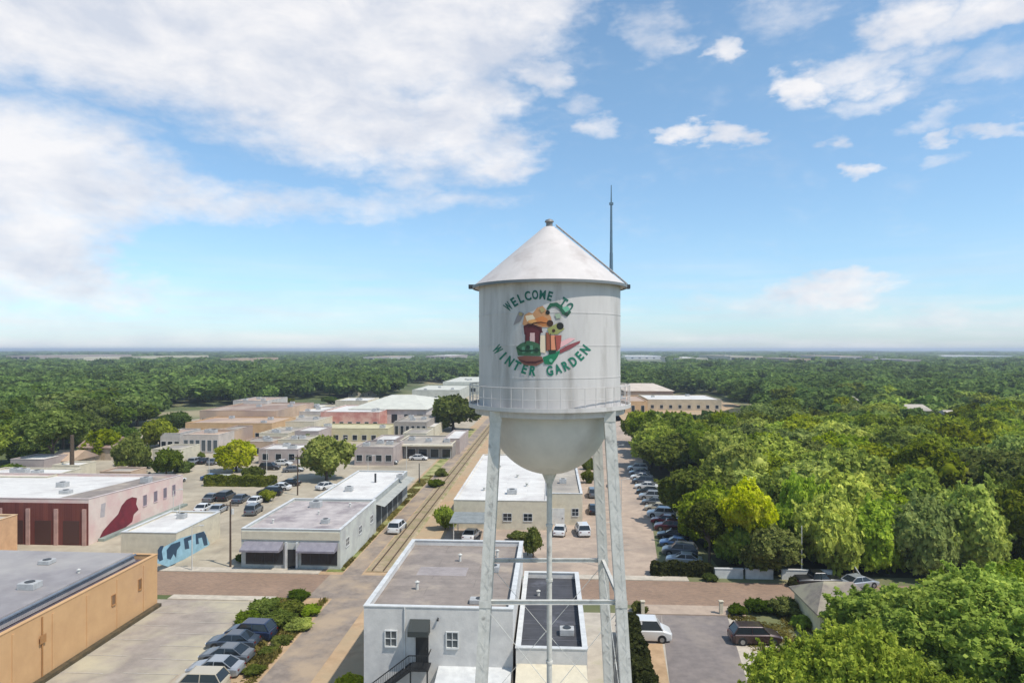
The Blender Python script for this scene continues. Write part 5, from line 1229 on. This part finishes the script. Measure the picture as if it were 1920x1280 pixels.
def rough_grass(name, s0, s1, t0, t1, n, h, m, label, seed):
    g = np.random.default_rng(seed); u = g.uniform(s0, s1, n*2); t = g.uniform(t0, t1, n*2)
    den = np.sin(u*1.3+t*.7) + np.sin(u*.6-t*1.1+2) + g.uniform(-1, 1.3, n*2); k = den > .1; u = u[k][:n]; t = t[k][:n]; n = len(u)
    hh = h * (.25 + .75*g.random(n)) * (.5 + .5*np.clip(np.sin(u*.9+t*.5)+.6, 0, 1))
    P = np.stack([u*CT + t*SN, -u*SN + t*CT, hh*.6], 1); a = g.uniform(0, 6.28, n); tl = g.uniform(-.5, .5, (n, 2))
    sd = np.stack([np.cos(a), np.sin(a), np.zeros(n)], 1) * (.05 + .12*g.random(n))[:, None]; up = np.stack([tl[:,0]*.3, tl[:,1]*.3, hh*.6], 1)
    v = np.stack([P-sd-up, P+sd-up, P+sd*.4+up, P-sd*.4+up], 1).reshape(-1, 3)
    o = bpy.data.objects.new(name, mesh_np(name, v, np.arange(n*4).reshape(-1, 4), m)); COL.objects.link(o); tag(o, label, 'grass', kind='stuff')
rough_grass('rough_grass', -31.2, -24.9, 44, 75.0, 9000, .42, LEAF_DRY, 'rough olive grass and weeds on the verge beside the left lot', 1)
rough_grass('rough_grass', -28.4, -26.2, T_ST1+1.5, 150, 8000, .25, LEAF_DRY, 'thin dry grass along the trail beyond the street', 2)
rough_grass('rough_grass', 18.5, 30, 64, 73, 4500, .25, LEAF_DRY, 'patchy grass around the shingle-roofed house', 3)

# street lamps
def lamp(x, y, label):
    root = thing('street_lamp', at(x, y), label, 'street lamp', 'street lamps of the town'); MB().tube((0,0,-.1),(0,0,5.6),.08,.05,8).build('pole', M_steel, root)
    MB().tube((0,0,5.55),(1.1,0,5.8),.04,.03,6).build('arm', M_steel, root); MB().box(.9,1.5,-.13,.13,5.72,5.84).build('lamp_head', M_steel, root, bevel=.02)
for x, y, lb in ((360,1070,'street lamp on the pavement right of the orange building'),(392,900,'street lamp by the round yellow-green tree'),(500,890,'street lamp between the hedge and the grey annexe'),(690,905,'street lamp over the workshop roof'),
                 (640,862,'street lamp right of the bushy tree'),(762,880,'street lamp near the cream canopy storefront'),(1165,960,'street lamp in the side street, near'),(1158,880,'street lamp in the side street, farther'),(1130,1062,'street lamp at the corner behind the right tower leg'),(325,985,'street lamp in front of the mural wall')): lamp(x, y, lb)
# a second row of cars farther back in the town
G6 = 'cars in the far row between the round tree and the mauve grey block'
cl = ['white','silver','black','grey','white','blue','beige','white','maroon','silver','white','slate']
od = ['first','second','third','fourth','fifth','sixth','seventh','eighth','ninth','tenth','eleventh','twelfth']
for k in range(12):
    x = 350 + k*17 + (k > 5)*96; car(('sedan','suv')[k % 3 == 1], cl[k], x, 868 + (k % 2)*1.5 - (k > 5)*6, 88 + random.uniform(-4, 4), cl[k] + ' car, ' + od[k] + ' from the left in the far row of the town', G6)
for i, (x, y, r_, h, m, lb) in enumerate([(345,885,2.2,3.0,LEAF_WOOD,'green bush at the back corner of the mural building'),(372,862,1.8,2.4,LEAF_DARK,'dark bush at the foot of the pale windowed block'),(462,868,2.0,3.0,LEAF_WOOD,'small green bush right of the yellow-green tree'),(585,862,2.2,3.4,LEAF,'light green bush left of the bushy tree'),
        (660,850,2.0,2.6,LEAF_WOOD,'bush against the left end of the mauve grey block'),(742,850,2.0,3.0,LEAF_DARK,'dark bush between the mauve block and the storefront'),(518,842,2.0,2.8,LEAF_WOOD,'bush behind the grey annexe'),(640,818,2.4,3.6,LEAF_WOOD,'bush in front of the yellow store'),(500,806,2.4,3.4,LEAF_DARK,'dark bush at the right end of the orange row'),
        (575,786,2.6,4.0,LEAF_WOOD,'bush left of the red-fronted store'),(725,786,2.6,4.0,LEAF_DARK,'dark bush right of the red-fronted store'),(70,880,2.4,3.4,LEAF_WOOD,'bush behind the pale roofs at the left edge'),(270,878,2.2,3.0,LEAF_WOOD,'bush left of the pale windowed block'),(232,872,2.2,3.0,LEAF,'light bush behind the mural building')]):
    p = at(x, y); bush(p.x, p.y, r_, h, m, lb)

# painted bay lines and street marks
def bay_lines(s0, t0, n, dt, length, ang=0, name='bay_marking'):
    mb = MB()
    for k in range(n): mb.add([(0,k*dt,0),(length,k*dt+ang*length,0),(length,k*dt+.1+ang*length,0),(0,k*dt+.1,0)], [(0,1,2,3)])
    o = mb.build(name, mat('faded_line', (186,178,164), (162,152,140), scale=2), kind='structure'); o.location = W(s0, t0, .040); o.rotation_euler = (0, 0, -TH)
bay_lines(-37.0, 46, 11, 2.75, 5.0); bay_lines(15.2, 90, 30, 2.75, 4.6); bay_lines(-43.2, 50, 7, 3.4, 4.5); bay_lines(6.6, 96, 8, 2.8, 4.6)
# cable between the two wooden poles
def cable(a, b, label):
    mb = MB(); p = None
    for k in range(17):
        f_ = k/16; q = Vector(a).lerp(Vector(b), f_); q.z -= 1.2*4*f_*(1-f_)
        if p is not None: mb.tube(p, q, .02, n=4, caps=False)
        p = q
    tag(mb.build('cable', M_dark), label, 'cable')
pa = at(432, 1062); pb = at(558, 928); cable((pa.x, pa.y, 7.9), (pb.x, pb.y, 7.3), 'sagging cable between the two wooden utility poles')

# ------------------------------------------------------------------ haze
hz = MB().box(-9000, 9000, -520, 14010, -1, 38.5).build('haze', None); tag(hz, kind='stuff'); hz['label'] = 'thin pale air haze over the far woods'; hz['category'] = 'haze'
mh = bpy.data.materials.new('haze'); mh.use_nodes = True; nt = mh.node_tree; nt.nodes.clear()
o_ = nt.nodes.new('ShaderNodeOutputMaterial'); pv = nt.nodes.new('ShaderNodeVolumePrincipled'); pv.inputs['Color'].default_value = (.80, .88, 1, 1); pv.inputs['Density'].default_value = .00021; pv.inputs['Anisotropy'].default_value = .2
nt.links.new(pv.outputs[0], o_.inputs['Volume']); hz.data.materials.append(mh)
